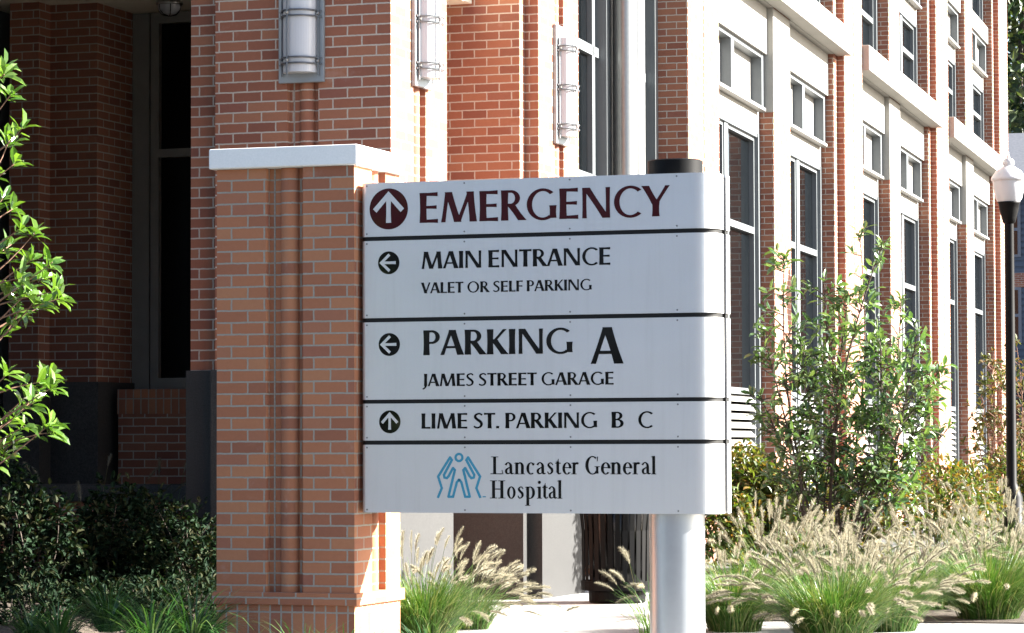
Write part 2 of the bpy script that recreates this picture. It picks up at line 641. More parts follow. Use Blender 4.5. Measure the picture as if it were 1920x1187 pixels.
# porch window beside tower 3
wy = 22.86
wroot = MB()
wz0, wz1 = 1.70, 4.79
wroot.box(xat(249, wy), xat(281, wy), wy - .02, wy + .12, wz0 - .05, wz1)
wroot.box(xat(285, wy), xat(300, wy), wy - .035, wy + .12, wz0 - .05, wz1)
wroot.box(xat(300, wy), -9.3, wy - .035, wy + .12, wz0 - .05, wz0 + .05)
wroot.box(xat(300, wy), -9.3, wy - .035, wy + .12, wz1 - .09, wz1)
wroot.box(xat(300, wy), -9.3, wy - .035, wy + .12, 3.58, 3.65)
wf = hp(wroot, 'window', 'frame_dark')
g = MB().box(xat(300, wy), -9.3, wy + .02, wy + .04, wz0 + .05, wz1 - .09).build('pane', 'porch_glass', wf)
g = MB().box(xat(281, wy), xat(285, wy), wy, wy + .06, wz0 - .05, wz1).build('joint', 'gap', wf)
# window left of tower 3
wroot = MB()
wroot.box(xat(13, 22.5), xat(20.5, 22.5), 21.9, 22.6, .2, 4.79)
wroot.box(-14.0, xat(13, 22.5), 22.45, 22.6, .1, .2)
wf2 = hp(wroot, 'window', 'frame_grey')
MB().box(-14.5, xat(13, 22.5), 22.5, 22.52, .2, 4.79).build('pane', 'glass', wf2)
# sill wall under the porch window, with a soldier course on top
sx0, sx1 = xat(222, 22.40), -9.0
hp(MB().box(sx0, sx1, 22.40, 22.80, .2, 1.45), 'sill_wall', 'brick')
hp(MB().box(sx0 - .006, sx1, 22.392, 22.80, 1.45, 1.65), 'sill_wall_coping', 'soldier')

# ------------------------------------------------------------------ long side wing (local frame: x outwards, y along the wall)
P0 = Vector((4.17 * math.cos(YAW) - 39.1 * math.sin(YAW), 4.17 * math.sin(YAW) + 39.1 * math.cos(YAW), 0))
FRZ = R(3.8)


def fp(mb, name, mat, parent=None, **kw):
    if parent is not None:
        return mb.build(name, mat, parent, **kw)
    o = mb.build(name, mat, hosp, **kw)
    o.location = P0 - hosp.location
    o.rotation_euler = (0, 0, FRZ)
    return o


WT = 13.5
MODULE = 9.4
B0 = -7.65
fp(MB().box(-9, -.42, -14.9, B0 + 3 * MODULE - .02, 0, WT - .3), 'wall', 'brick')


def pilaster(s0, s1):
    c = (s0 + s1) / 2
    mb = MB()
    mb.prism([(.1, s0), (.1, c - .015), (.085, c - .015), (.085, c + .015), (.1, c + .015), (.1, s1), (-.419, s1), (-.419, s0)], 0, WT)
    fp(mb, 'brick_pier', 'brick')


WIN = {}


def window_unit(a, b, z0, z1, transoms, louver=None):
    """one aluminium window: jambs, middle post, rails; panes and louvre slats are its sub-parts. built at s = 0"""
    w = b - a
    key = (round(w, 3), z0, z1, tuple(transoms), louver)
    if key not in WIN:
        mb = MB()
        j = .11
        mb.box(-.30, -.16, 0, j, z0, z1)
        mb.box(-.30, -.16, w - j, w, z0, z1)
        mb.box(-.30, -.17, j, w - j, z1 - .045, z1)
        mb.box(-.30, -.19, w / 2 - .1, w / 2 + .1, z0, z1 - .045)
        for p, q in ((j, w / 2 - .1), (w / 2 + .1, w - j)):
            mb.box(-.30, -.205, p, p + .05, z0, z1 - .045)
            mb.box(-.30, -.205, q - .05, q, z0, z1 - .045)
            mb.box(-.30, -.205, p + .05, q - .05, z1 - .09, z1 - .045)
            for t in transoms:
                mb.box(-.30, -.20, p + .05, q - .05, t - .038, t + .038)
            lo = louver if louver is not None else z0
            mb.box(-.30, -.20, p + .05, q - .05, lo, lo + .07)
        fr = fp(mb, 'window', 'frame_grey')
        for p, q in ((j, w / 2 - .1), (w / 2 + .1, w - j)):
            lo = louver if louver is not None else z0
            zs = [lo + .07] + [x for t in sorted(transoms) for x in (t - .038, t + .038)] + [z1 - .09]
            for k in range(0, len(zs), 2):
                MB().box(-.275, -.262, p + .05, q - .05, zs[k], zs[k + 1]).build('pane', 'glass', fr)
            if louver is not None:
                lv = MB()
                z = louver - .075
                while z > z0:
                    lv.quad((-.26, p + .05, z + .062), (-.195, p + .05, z), (-.195, q - .05, z), (-.26, q - .05, z + .062))
                    lv.quad((-.195, p + .05, z), (-.195, p + .05, z - .012), (-.195, q - .05, z - .012), (-.195, q - .05, z))
                    lv.quad((-.26, p + .05, z + .05), (-.26, q - .05, z + .05), (-.195, q - .05, z - .012), (-.195, p + .05, z - .012))
                    z -= .098
                lv.box(-.31, -.27, p + .05, q - .05, z0, louver, m=1)
                lv.build('louvre', ['panel_metal', 'gap'], fr)
        WIN[key] = fr
        o = fr
    else:
        o = dup(WIN[key], hosp)
    o.location = P0 - hosp.location + Matrix.Rotation(FRZ, 3, 'Z') @ Vector((0, a, 0))
    return o


PAN = {}


def square_panel(a, b, z0, z1):
    """recessed metal panel over a window, with a deep middle post and a thin sill"""
    w = b - a
    key = (round(w, 3), z0, z1)
    if key not in PAN:
        mb = MB()
        mb.box(-.26, -.235, 0, w, z0, z1)
        o = fp(mb, 'recessed_panel', 'panel_metal')
        fr = MB()
        fr.box(-.2349, -.11, 0, .14, z0, z1)
        fr.box(-.2349, -.11, w - .14, w, z0, z1)
        fr.box(-.2349, -.115, .14, w - .14, z1 - .05, z1)
        fr.box(-.2349, -.115, w / 2 - .08, w / 2 + .08, z0, z1 - .05)
        fr.build('panel_frame', 'frame_grey', o)
        MB().box(-.2349, -.07, .0, w - .1, z0 - .04, z0 - .001).build('sill', 'panel_metal', o, bevel=.004)
        PAN[key] = o
    else:
        o = dup(PAN[key], hosp)
    o.location = P0 - hosp.location + Matrix.Rotation(FRZ, 3, 'Z') @ Vector((0, a, 0))
    return o


for k in range(3):
    s = B0 + MODULE * k
    w1, w2 = (s - (.45 if k == 0 else 0), s + 3.25), (s + 4.35, s + 7.6)
    pilaster(s + 7.85, s + MODULE)
    fp(MB().box(-.419, 0, s + 7.6, s + 7.85, 0, WT), 'brick_pier', 'brick')
    fp(MB().box(-.419, 0, w1[1], w2[0], 0, 5.0), 'brick_pier', 'brick')
    fp(MB().box(-.419, .004, w1[1], w2[0], 5.0, 6.21), 'stone_pier', 'stone', bevel=.01)
    fp(MB().box(-.419, 0, w1[1], w2[0], 6.21, WT), 'brick_pier', 'brick')
    fp(MB().box(.006, .2, s + .002 - (.45 if k == 0 else 0), s + 7.848, 6.21, 6.55), 'stone_band', 'stone', bevel=.012)
    fp(MB().box(-.419, .001, w2[1] - .001, w2[1], 5.0, 5.01), 'mortar_line', 'stone') if False else None
    for a, b in (w1, w2):
        window_unit(a, b, .12, 4.75, [3.625], 1.745)
        fp(MB().box(-.419, -.165, a, b, 4.75, 4.998), 'spandrel', 'stone')
        square_panel(a, b, 5.04, 5.67)
        fp(MB().box(-.419, -.07, a, b, 5.67, 6.208), 'stone_lintel', 'stone')
        fp(MB().box(-.419, .0055, a, b, 6.21, 6.55), 'stone_band', 'stone')
        window_unit(a, b, 6.55, 7.83, [7.29])
        fp(MB().box(-.419, -.165, a, b, 7.83, 8.068), 'spandrel', 'stone')
        square_panel(a, b, 8.11, 8.71)
        fp(MB().box(-.419, -.07, a, b, 8.71, 9.02), 'stone_lintel', 'stone')
        window_unit(a, b, 9.02, 11.4, [10.4])
        fp(MB().box(-.419, -.05, a, b, 11.4, WT), 'stone_lintel', 'stone')
pilaster(B0 - 2.0, B0 - .45)
fp(MB().box(-9, .26, -14.9, B0 + 3 * MODULE + .1, WT, WT + .4), 'cornice', 'stone', bevel=.02)
fp(MB().box(-8.9, -.5, -14.8, B0 + 3 * MODULE - .1, WT + .4, WT + .6), 'roof', 'roofing')

# glazed link between the second tower and the wing
mb = MB()
e = B0 - 2.0
mb.box(-.41, -.20, e - .13, e - .001, .1, WT)
for zz in (1.2, 2.42, 3.60, 4.78, 5.96, 7.1, 8.3):
    mb.box(-.41, -.29, -11.5, e - .13, zz - .045, zz + .045)
    mb.box(-.41, -.29, -15.5, -11.75, zz - .045, zz + .045)
mb.box(-.41, -.22, -11.75, -11.5, .1, WT)
mb.box(-.41, -.29, -12.02, -11.92, .1, WT)
lw = fp(mb, 'window', 'frame_grey')
MB().box(-.36, -.34, -15.5, e - .13, .1, WT - .2).build('pane', 'glass', lw)
for sy_, rr in ((-11.57, .112), (-11.20, .105)):
    c = MB().lathe([(.001, .05), (rr, .05), (rr, 9.0), (.001, 9.0)], -.09, sy_, 32)
    fp(c, 'round_column', 'steel', smooth=True).modifiers.new('es', 'EDGE_SPLIT')


# electric box on the last pier
eb = MB().box(.1, .24, B0 + 3 * MODULE - 1.35, B0 + 3 * MODULE - .5, .35, .75)
fp(eb, 'meter_box', 'frame_dark', bevel=.01)


# ------------------------------------------------------------------ wall lamps
def wall_lamp(label, loc, rz, hgt=.78):
    o = tag(empty('wall_lamp', loc, rz), label, 'lamp', 'half-round wall lamps on the brick piers')
    # local: y = out of the wall is -y ; x sideways
    MB().box(-.16, .16, -.03, 0, -.06, hgt + .10).build('back_plate', 'lamp_plate', o, bevel=.004)
    prof = []
    n = 20
    df = MB()
    pts = [(-.112 * math.cos(math.pi * k / n), -.031 - .115 * math.sin(math.pi * k / n) ** .8) for k in range(n + 1)]
    df.prism(pts, 0, hgt)
    df.build('diffuser', 'white_opal', o)
    for zc in (.075, .075 + .31, .075 + .62):
        rg = MB()
        for dz in (-.019, .019):
            rg.tube([(x * 1.10 if abs(x) > .02 else x, -.031 + (y + .031) * 1.12, zc + dz) for x, y in pts], .0065, 5)
            rg.box(-.15, -.118, -.042, -.030, zc + dz - .006, zc + dz + .006)
            rg.box(.118, .15, -.042, -.030, zc + dz - .006, zc + dz + .006)
        rg.build('ring', 'ring_metal', o)
    for xr, yr in ((-.126, -.045), (-.045, -.158), (.126, -.045)):
        MB().tube([(xr, yr, -.02), (xr, yr, hgt + .02)], .006, 6).build('rod', 'ring_metal', o)
        for zc in (.075, .385, .695):
            MB().lathe([(.0005, zc - .012), (.011, zc - .006), (.011, zc + .006), (.0005, zc + .012)], xr, yr - .006, 8).build('knob', 'steel', o)
    return o


wall_lamp('half-round wall lamp on the shaded front of the brick pier above the pillar cap', ((g1f[0] + g1f[1]) / 2, 18.28, 3.62), 0)
wall_lamp('half-round wall lamp on the sunlit side of the pier, just right of the front one', (-7.12, (g1r[0] + g1r[1]) / 2, 3.62), R(90))
wall_lamp('smallest half-round wall lamp, beside the dark glass and round steel columns', (-7.45, (g2r[0] + g2r[1]) / 2, 3.62), R(90))

# dome lamp in the porch ceiling
p = hitZ(318, 2, 4.80)
dl = tag(empty('ceiling_lamp', p), 'small dome lamp on the porch ceiling in the top left', 'lamp')
MB().lathe([(.001, 0), (.105, 0), (.11, -.03), (.10, -.035)], n=24).build('collar', 'steel', dl, smooth=True)
MB().lathe([(.098, -.034), (.09, -.075), (.06, -.105), (.001, -.118)], n=24).build('glass_dome', 'white_opal', dl, smooth=True)
cg = MB()
for k in range(6):
    a = k * math.pi / 3
    cg.tube([(.102 * math.cos(a), .102 * math.sin(a), -.034), (.095 * math.cos(a), .095 * math.sin(a), -.078),
             (.063 * math.cos(a), .063 * math.sin(a), -.110), (.004 * math.cos(a), .004 * math.sin(a), -.124)], .004, 5)
cg.build('cage', 'black_paint', dl)

# ------------------------------------------------------------------ low planter wall by the porch
pw = tag(empty('planter_wall', (-11, 19.45, 0)), 'low dark granite-capped planter wall behind the shaded bushes', 'wall')
gpart(MB().box(-15, -9.03, 19.33, 19.65, .80, .92), 'coping', 'granite_dark', pw, bevel=.006)
gpart(MB().box(-15, -9.05, 19.36, 19.62, 0, .80), 'brick_face', 'brick', pw)

# ------------------------------------------------------------------ the big sign
SY = 15.90                       # front plane
SB = 16.30                       # back plane
SX0 = hitY(677, 650, SY).x
SX1 = hitY(1359.5, 650, (SY + SB) / 2).x                     # right extreme
sign = tag(empty('directional_sign', (-4.62, 16.235, 0)),
           'large grey metal directional sign reading EMERGENCY, on a thick silver post', 'sign')


def sz(v):
    return hitY(700, v, SY).z


zt = [sz(343.5), sz(444), sz(452), sz(596.5), sz(604.5), sz(749.5), sz(757), sz(826), sz(834), sz(961)]


def wrap(front=True, grow=0.0, x0=SX0, x1=SX1):
    """outline of one half shell: front face with a rounded right corner"""
    rr, rl = .125, .03
    pts = []
    mid = (SY + SB) / 2
    gap = .020
    g_ = grow + (0 if front else .006)
    y0 = SY - grow
    for k in range(6):      # left corner
        a = math.pi + (math.pi / 2) * k / 5
        pts.append((x0 + rl + rl * math.cos(a), y0 + rl + rl * math.sin(a)))
    for k in range(17):
        a = -math.pi / 2 + (math.pi / 2) * k / 16
        pts.append((x1 + g_ - rr + rr * math.cos(a), y0 + rr + rr * math.sin(a)))
    pts.append((x1 + g_, mid - gap))
    if not front:
        pts = [(x, 2 * mid - y) for x, y in pts][::-1]
    return pts


def shell(front, z0, z1, thick=.004, grow=0.0):
    o = wrap(front, grow)
    mb = MB()
    mid = (SY + SB) / 2
    end = [(SX0, o[-1][1]), ] if front else [(SX0, o[0][1])]
    pts = o + end if front else o + end
    mb.prism(pts, z0, z1)
    return mb


def sp(mb, name, mat, parent=None, **kw):
    o = mb.build(name, mat, parent or sign, **kw)
    if parent is None:
        o.location = -Vector(sign.location)
    return o


panels = []
for i in range(5):
    z1_, z0_ = zt[2 * i], zt[2 * i + 1]
    pn = sp(shell(True, z0_, z1_), 'sign_panel', 'sign')
    panels.append(pn)
    bk = sp(shell(False, z0_, z1_), 'back_panel', 'sign')
# dark channels between the panels
for i in range(4):
    z1_, z0_ = zt[2 * i + 1], zt[2 * i + 2]
    mb = shell(True, z0_ + .0005, z1_ - .0005, grow=-.008)
    sp(mb, 'channel', 'strip')
    sp(shell(False, z0_ + .0005, z1_ - .0005, grow=-.008), 'channel', 'strip')
sp(MB().box(SX0 + .01, SX1 - .006, (SY + SB) / 2 - .0199, (SY + SB) / 2 + .0199, zt[-1] + .01, zt[0] - .01), 'gap_shade_fill', 'gap')  # near-black fill: the shade in the gap between the halves, put in as colour
# post
pc = (hitY(1270, 1080, 16.10).x, 16.10)
pr = .152
sp(MB().lathe([(pr, -.05), (pr, zt[-1] - .0005)], *pc, 48), 'post', 'post_metal', smooth=True)
sp(MB().lathe([(pr, zt[0] + .0005), (pr, zt[0] + .082), (pr - .01, zt[0] + .088), (.001, zt[0] + .088)], *pc, 48), 'post_top', 'black_paint', smooth=True).modifiers.new('es', 'EDGE_SPLIT')


# ---- lettering: every glyph is a set of strips (pairs of left/right points) on a cap height of 1
def VS(xb, xt, wb, wt=None, y0=0.0, y1=1.0, waist=.86, n=8):
    wt = wb if wt is None else wt
    out = []
    for k in range(n + 1):
        t = k / n
        w = (wb + (wt - wb) * t) * (waist + (1 - waist) * (2 * t - 1) ** 2)
        x = xb + (xt - xb) * t
        y = y0 + (y1 - y0) * t
        out.append(((x - w / 2, y), (x + w / 2, y)))
    return out


def HS(x0, x1, y, h0, h1):
    return [((x0 + (x1 - x0) * t, y + (h0 + (h1 - h0) * t ** 2) / 2), (x0 + (x1 - x0) * t, y - (h0 + (h1 - h0) * t ** 2) / 2)) for t in (0, .33, .66, 1)]


def ELL(cx, cy, rx, ry, a0, a1, ts, tt, n=26):
    out = []
    for k in range(n + 1):
        a = R(a0 + (a1 - a0) * k / n)
        out.append(((cx + rx * math.cos(a), cy + ry * math.sin(a)), (cx + (rx - ts) * math.cos(a), cy + (ry - tt) * math.sin(a))))
    return out


def RB(pts, n=6, closed=False):
    P = [Vector(p) for p in pts]
    q = []
    for i in range(len(P) - 1):
        p0, p1, p2, p3 = P[max(i - 1, 0)], P[i], P[i + 1], P[min(i + 2, len(P) - 1)]
        for k in range(n):
            t = k / n
            q.append(.5 * ((2 * p1) + (p2 - p0) * t + (2 * p0 - 5 * p1 + 4 * p2 - p3) * t * t + (3 * p1 - p0 - 3 * p2 + p3) * t ** 3))
    q.append(P[-1])
    out = []
    for i, p in enumerate(q):
        d_ = (q[min(i + 1, len(q) - 1)] - q[max(i - 1, 0)])
        l = math.hypot(d_.x, d_.y) or 1
        nx, ny = -d_.y / l, d_.x / l
        out.append(((p.x + nx * p.z / 2, p.y + ny * p.z / 2), (p.x - nx * p.z / 2, p.y - ny * p.z / 2)))
    return out


K, T = .235, .138
GL = {
    'E': (.55, [VS(.08, .08, K), HS(.08, .54, .945, .10, .135), HS(.08, .51, .515, .09, .12), HS(.08, .55, .055, .10, .135)], .08, .05),
    'F': (.50, [VS(.08, .08, K), HS(.08, .50, .945, .10, .135), HS(.08, .47, .50, .09, .12)], .08, .02),
    'L': (.50, [VS(.08, .08, K), HS(.08, .50, .055, .10, .135)], .08, .02),
    'I': (.16, [VS(.08, .08, K)], .08, .08),
    'T': (.66, [VS(.33, .33, K), HS(.33, 0, .945, .10, .135), HS(.33, .66, .945, .10, .135)], .02, .02),
    'M': (1.10, [VS(.06, .19, T), VS(.52, .22, K), VS(.54, .90, T), VS(1.01, .91, K)], .06, .06),
    'N': (.84, [VS(.06, .06, T), VS(.73, .11, K), VS(.78, .78, T)], .08, .08),
    'A': (.80, [VS(.05, .37, T), VS(.71, .41, K * 1.05), HS(.18, .6, .31, .09, .09)], .01, .01),
    'V': (.76, [VS(.385, .09, K * 1.05), VS(.37, .71, T)], .0, .0),
    'Y': (.84, [VS(.42, .42, K, y1=.48), VS(.42, .10, K, y0=.40), VS(.42, .78, T, y0=.40)], .0, .0),
    'K': (.70, [VS(.08, .08, K), VS(.15, .60, T, y0=.44), VS(.60, .20, K * 1.15, y1=.60)], .08, .0),
    'P': (.56, [VS(.08, .08, K), HS(.08, .27, .955, .085, .085), ELL(.27, .725, .29, .275, -90, 90, .155, .085), HS(.08, .27, .493, .085, .085)], .08, .03),
    'R': (.72, [VS(.08, .08, K), HS(.08, .27, .955, .085, .085), ELL(.27, .735, .29, .265, -90, 90, .155, .085), HS(.08, .27, .513, .085, .085),
                VS(.63, .27, K * 1.15, y1=.52)], .08, .0),
    'B': (.58, [VS(.08, .08, K), HS(.08, .26, .957, .085, .085), ELL(.26, .755, .26, .245, -90, 90, .15, .08), HS(.08, .28, .515, .085, .085),
                ELL(.27, .275, .31, .275, -90, 90, .16, .085), HS(.08, .27, .043, .085, .085)], .08, .05),
    'C': (.82, [ELL(.50, .5, .50, .525, 48, 312, .165, .09)], .05, .03),
    'G': (.90, [ELL(.50, .5, .50, .525, 48, 305, .165, .09), VS(.815, .815, K * .95, y0=.045, y1=.46)], .05, .07),
    'O': (.98, [ELL(.49, .5, .49, .525, 0, 360, .165, .09, 40)], .05, .05),
    'S': (.54, [RB([(.50, .86, .10), (.40, .945, .105), (.28, .955, .105), (.12, .87, .13), (.10, .72, .15), (.22, .58, .16), (.36, .47, .165),
                    (.46, .32, .155), (.42, .14, .13), (.27, .05, .105), (.13, .06, .105), (.02, .14, .10)])], .05, .05),
    'J': (.30, [VS(.20, .20, K, y0=.05), RB([(.20, .10, K), (.18, -.06, .13), (.08, -.18, .10), (-.02, -.22, .09)])], .04, .06),
    '.': (.16, [VS(.08, .08, .17, y0=0, y1=.15, waist=1)], .04, .06),
    ' ': (.27, [], 0, 0),
}
# seriffed lower case for the hospital's name (cap height 1, x-height .66)
sK, sT = .155, .055


def SER(x, y, w, h=.035):
    return HS(x - w / 2, x + w / 2, y, h, h)


SG = {
    'L': (.76, [VS(.24, .24, .17, waist=.95), SER(.24, .98, .42), HS(0, .66, .02, .04, .05), VS(.71, .66, .05, .03, y0=0, y1=.24)]),
    'H': (.86, [VS(.2, .2, .17, waist=.95), VS(.66, .66, .17, waist=.95), HS(.2, .66, .52, .055, .055), SER(.2, .98, .4), SER(.2, .02, .4), SER(.66, .98, .4), SER(.66, .02, .4)]),
    'G': (.80, [ELL(.40, .5, .40, .52, 52, 318, .17, .055), VS(.66, .66, .15, y0=.04, y1=.44), SER(.66, .43, .30), VS(.66, .69, .05, y0=.72, y1=.99)]),
    'a': (.50, [RB([(.05, .52, .12), (.13, .63, .07), (.24, .64, .07), (.33, .52, .13), (.34, .3, .15), (.35, .1, .14), (.42, .03, .08), (.50, .06, .04)]),
                RB([(.34, .41, .05), (.2, .34, .07), (.09, .24, .12), (.09, .1, .12), (.17, .03, .07), (.27, .06, .05), (.34, .14, .05)])]),
    'n': (.58, [VS(.14, .14, sK, y1=.66, waist=.97), RB([(.14, .5, .05), (.26, .62, .07), (.37, .62, .10), (.44, .48, .15), (.44, .2, .15), (.44, .0, .15)]),
                SER(.14, .015, .28), SER(.44, .015, .28), HS(.0, .12, .62, .035, .05)]),
    'c': (.46, [ELL(.26, .325, .26, .345, 55, 305, .15, .055), VS(.38, .40, .11, y0=.50, y1=.62, waist=1)]),
    's': (.36, [RB([(.32, .52, .05), (.24, .63, .06), (.13, .62, .07), (.08, .51, .12), (.16, .39, .13), (.26, .29, .14), (.28, .15, .12), (.2, .04, .07), (.1, .03, .06), (.03, .15, .05)])]),
    't': (.34, [VS(.14, .14, sK, y0=.1, y1=.72, waist=.97), HS(.0, .32, .62, .05, .05), RB([(.14, .16, .15), (.18, .05, .10), (.26, .03, .06), (.34, .08, .04)]), VS(.14, .18, .10, .03, y0=.66, y1=.86)]),
    'e': (.46, [ELL(.25, .325, .25, .345, 0, 318, .145, .055), HS(.06, .46, .37, .045, .045)]),
    'r': (.40, [VS(.14, .14, sK, y1=.66, waist=.97), RB([(.14, .46, .06), (.22, .58, .09), (.31, .62, .12), (.38, .58, .10)]), SER(.14, .015, .30), HS(.0, .12, .62, .035, .05)]),
    'l': (.28, [VS(.14, .14, sK, waist=.97, y1=1.02), SER(.14, .015, .28), HS(.0, .12, .97, .035, .05)]),
    'o': (.50, [ELL(.25, .325, .25, .345, 0, 360, .145, .055, 34)]),
    'p': (.54, [VS(.14, .14, sK, y0=-.4, y1=.66, waist=.98), ELL(.27, .325, .27, .345, -150, 150, .15, .055), SER(.14, -.385, .28), HS(.0, .12, .62, .035, .05)]),
    'i': (.28, [VS(.14, .14, sK, y1=.66, waist=.97), SER(.14, .015, .28), HS(.0, .12, .62, .035, .05), ELL(.14, .90, .085, .09, 0, 360, .0849, .0899, 12)]),
}


class Ink:
    """collects strips into one thin raised mesh on the sign's front plane"""

    def __init__(self):
        self.mb = MB()
        self.k = 0

    def strip(self, pairs, fx, fz, y=SY, th=.0012, m=0):
        self.k = (self.k + 1) % 7
        y0 = y - th - self.k * .00016
        a = [(fx(p), y0, fz(p)) for p, q in pairs]
        b = [(fx(q), y0, fz(q)) for p, q in pairs]
        for i in range(len(a) - 1):
            self.mb.quad(a[i], a[i + 1], b[i + 1], b[i], m=m)
            self.mb.quad(a[i], (a[i][0], y - .0001, a[i][2]), (a[i + 1][0], y - .0001, a[i + 1][2]), a[i + 1], m=m)
            self.mb.quad(b[i], b[i + 1], (b[i + 1][0], y - .0001, b[i + 1][2]), (b[i][0], y - .0001, b[i][2]), m=m)


def line_frame(u0, v0, u1, v1, vtop):
    p0, p1, pt = hitY(u0, v0, SY), hitY(u1, v1, SY), hitY(u0, vtop, SY)
    return p0.x, p1.x, (p0.z + p1.z) / 2, pt.z - p0.z


def caps(text, u0, v0, u1, v1, vtop, mat, panel, wscale=1.0):
    x0, x1, zb, h = line_frame(u0, v0, u1, v1, vtop)
    tot = 0
    spots = []
    for i, ch in enumerate(text):
        w, st, l, r_ = GL[ch]
        if i:
            tot += l
        spots.append(tot)
        tot += w
        if i < len(text) - 1:
            tot += r_
    sx = (x1 - x0) / tot
    ink = Ink()
    for ch, s0 in zip(text, spots):
        for st in GL[ch][1]:
            ink.strip(st, lambda p: x0 + (s0 + p[0]) * sx, lambda p: zb + p[1] * h)
    return sp(ink.mb, 'lettering', mat, panel)


def serif(items, vbase, vtop, mat, panel, scale=5.486, uo=900):
    ink = Ink()
    zb = hitY(1000, vbase, SY).z
    h = hitY(1000, vtop, SY).z - zb
    for ch, a, b in items:
        xa, xb = hitY(uo + a / scale, vbase, SY).x, hitY(uo + b / scale, vbase, SY).x
        w, st = SG[ch]
        for s_ in st:
            ink.strip(s_, lambda p: xa + p[0] / w * (xb - xa), lambda p: zb + p[1] * h)
    return sp(ink.mb, 'lettering', mat, panel)


def badge(u, v, ru, direction, mat, panel):
    c = hitY(u, v, SY)
    r_ = abs(hitY(u + ru, v, SY).x - c.x)
    ink = Ink()
    ink.strip(ELL(0, 0, 1, 1, 0, 360, .999, .999, 48), lambda p: c.x + p[0] * r_, lambda p: c.z + p[1] * r_)
    # arrow pointing up in badge units
    arr = [VS(0, 0, .27, y0=-.68, y1=.62, waist=.85), [((-.10, .80), (.12, .60)), ((-.78, .0), (-.60, -.20))], [((-.12, .60), (.10, .80)), ((.60, -.20), (.78, .0))]]
    arr[1] = [((-.0, .86), (.0, .52)), ((-.81, .0), (-.63, -.17))]
    arr[2] = [((.0, .52), (.0, .86)), ((.63, -.17), (.81, .0))]

    def rot(p):
        return p if direction == 'up' else (-p[1], p[0])
    for s_ in arr:
        s2 = [(rot(a), rot(b)) for a, b in s_]
        ink.strip(s2, lambda p: c.x + p[0] * r_, lambda p: c.z + p[1] * r_, y=SY - .0028, th=.0004, m=1)
    return sp(ink.mb, 'arrow_badge', [mat, 'sign'], panel)


caps('EMERGENCY', 789, 417.5, 1255.7, 405.6, 361.3, 'red_vinyl', panels[0])
badge(728.9, 391.8, 36, 'up', 'red_vinyl', panels[0])
caps('MAIN ENTRANCE', 791, 504, 1144.6, 496.6, 472, 'black_vinyl', panels[1])
badge(729, 492.8, 20, 'left', 'black_vinyl', panels[1])
caps('VALET OR SELF PARKING', 790, 549.4, 1109, 544.6, 529.2, 'black_vinyl', panels[1])
caps('PARKING', 795.7, 665.6, 1072.5, 663, 619, 'black_vinyl', panels[2])
caps('A', 1109, 682.4, 1167, 681.6, 614, 'black_vinyl', panels[2])
badge(730, 646, 20, 'left', 'black_vinyl', panels[2])
caps('JAMES STREET GARAGE', 793, 724, 1150.7, 721.4, 700.6, 'black_vinyl', panels[2])
caps('LIME ST. PARKING', 791.5, 803.6, 1119, 802.5, 775, 'black_vinyl', panels[3])
caps('B', 1148, 802.3, 1169.4, 802.0, 772.3, 'black_vinyl', panels[3])
caps('C', 1197, 802.5, 1224, 802, 772, 'black_vinyl', panels[3])
badge(731, 791, 20, 'up', 'black_vinyl', panels[3])
serif([('L', 108, 245), ('a', 255, 347), ('n', 352, 463), ('c', 478, 562), ('a', 580, 676), ('s', 690, 757), ('t', 775, 836), ('e', 848, 936), ('r', 942, 1016),
       ('G', 1085, 1232), ('e', 1244, 1336), ('n', 1342, 1458), ('e', 1470, 1561), ('r', 1570, 1646), ('a', 1662, 1755), ('l', 1762, 1814)], 889.2, 856, 'black_vinyl', panels[4])
serif([('H', 103, 263), ('o', 279, 367), ('s', 386, 452), ('p', 466, 566), ('i', 586, 638), ('t', 642, 700), ('a', 704, 793), ('l', 796, 848)], 934.8, 901, 'black_vinyl', panels[4])


def emblem(panel):
    ink = Ink()
    s_ = 9.892

    def X(p):
        return hitY(800 + p[0] / s_, 840 + p[1] / s_, SY).x

    def Z(p):
        return hitY(800 + p[0] / s_, 840 + p[1] / s_, SY).z
    w = 44
    ring = [((600 + 84 * math.cos(a), 177 + 88 * math.sin(a)), (600 + 42 * math.cos(a), 177 + 44 * math.sin(a))) for a in [2 * math.pi * k / 28 for k in range(29)]]
    ink.strip(ring, X, Z)

    def poly(pts):
        for i in range(len(pts) - 1):
            (ax, ay), (bx, by) = pts[i], pts[i + 1]
            L = math.hypot(bx - ax, by - ay)
            nx, ny = -(by - ay) / L * w / 2, (bx - ax) / L * w / 2
            ex, ey = (bx - ax) / L * w * .3, (by - ay) / L * w * .3
            ink.strip([((ax - ex + nx, ay - ey + ny), (ax - ex - nx, ay - ey - ny)), ((bx + ex + nx, by + ey + ny), (bx + ex - nx, by + ey - ny))], X, Z)
    hand = [(212, 915), (282, 745), (214, 530), (435, 175), (468, 225), (322, 500), (330, 548), (375, 560), (410, 520), (490, 372), (524, 410), (405, 905),
            (490, 905), (560, 640), (598, 588)]
    poly(hand)
    poly([(1205 - x, y) for x, y in hand])
    tm = [((1040, 895), (1040, 915)), ((1100, 895), (1100, 915))]
    ink.strip(tm, X, Z)
    return sp(ink.mb, 'emblem', 'teal_vinyl', panel)


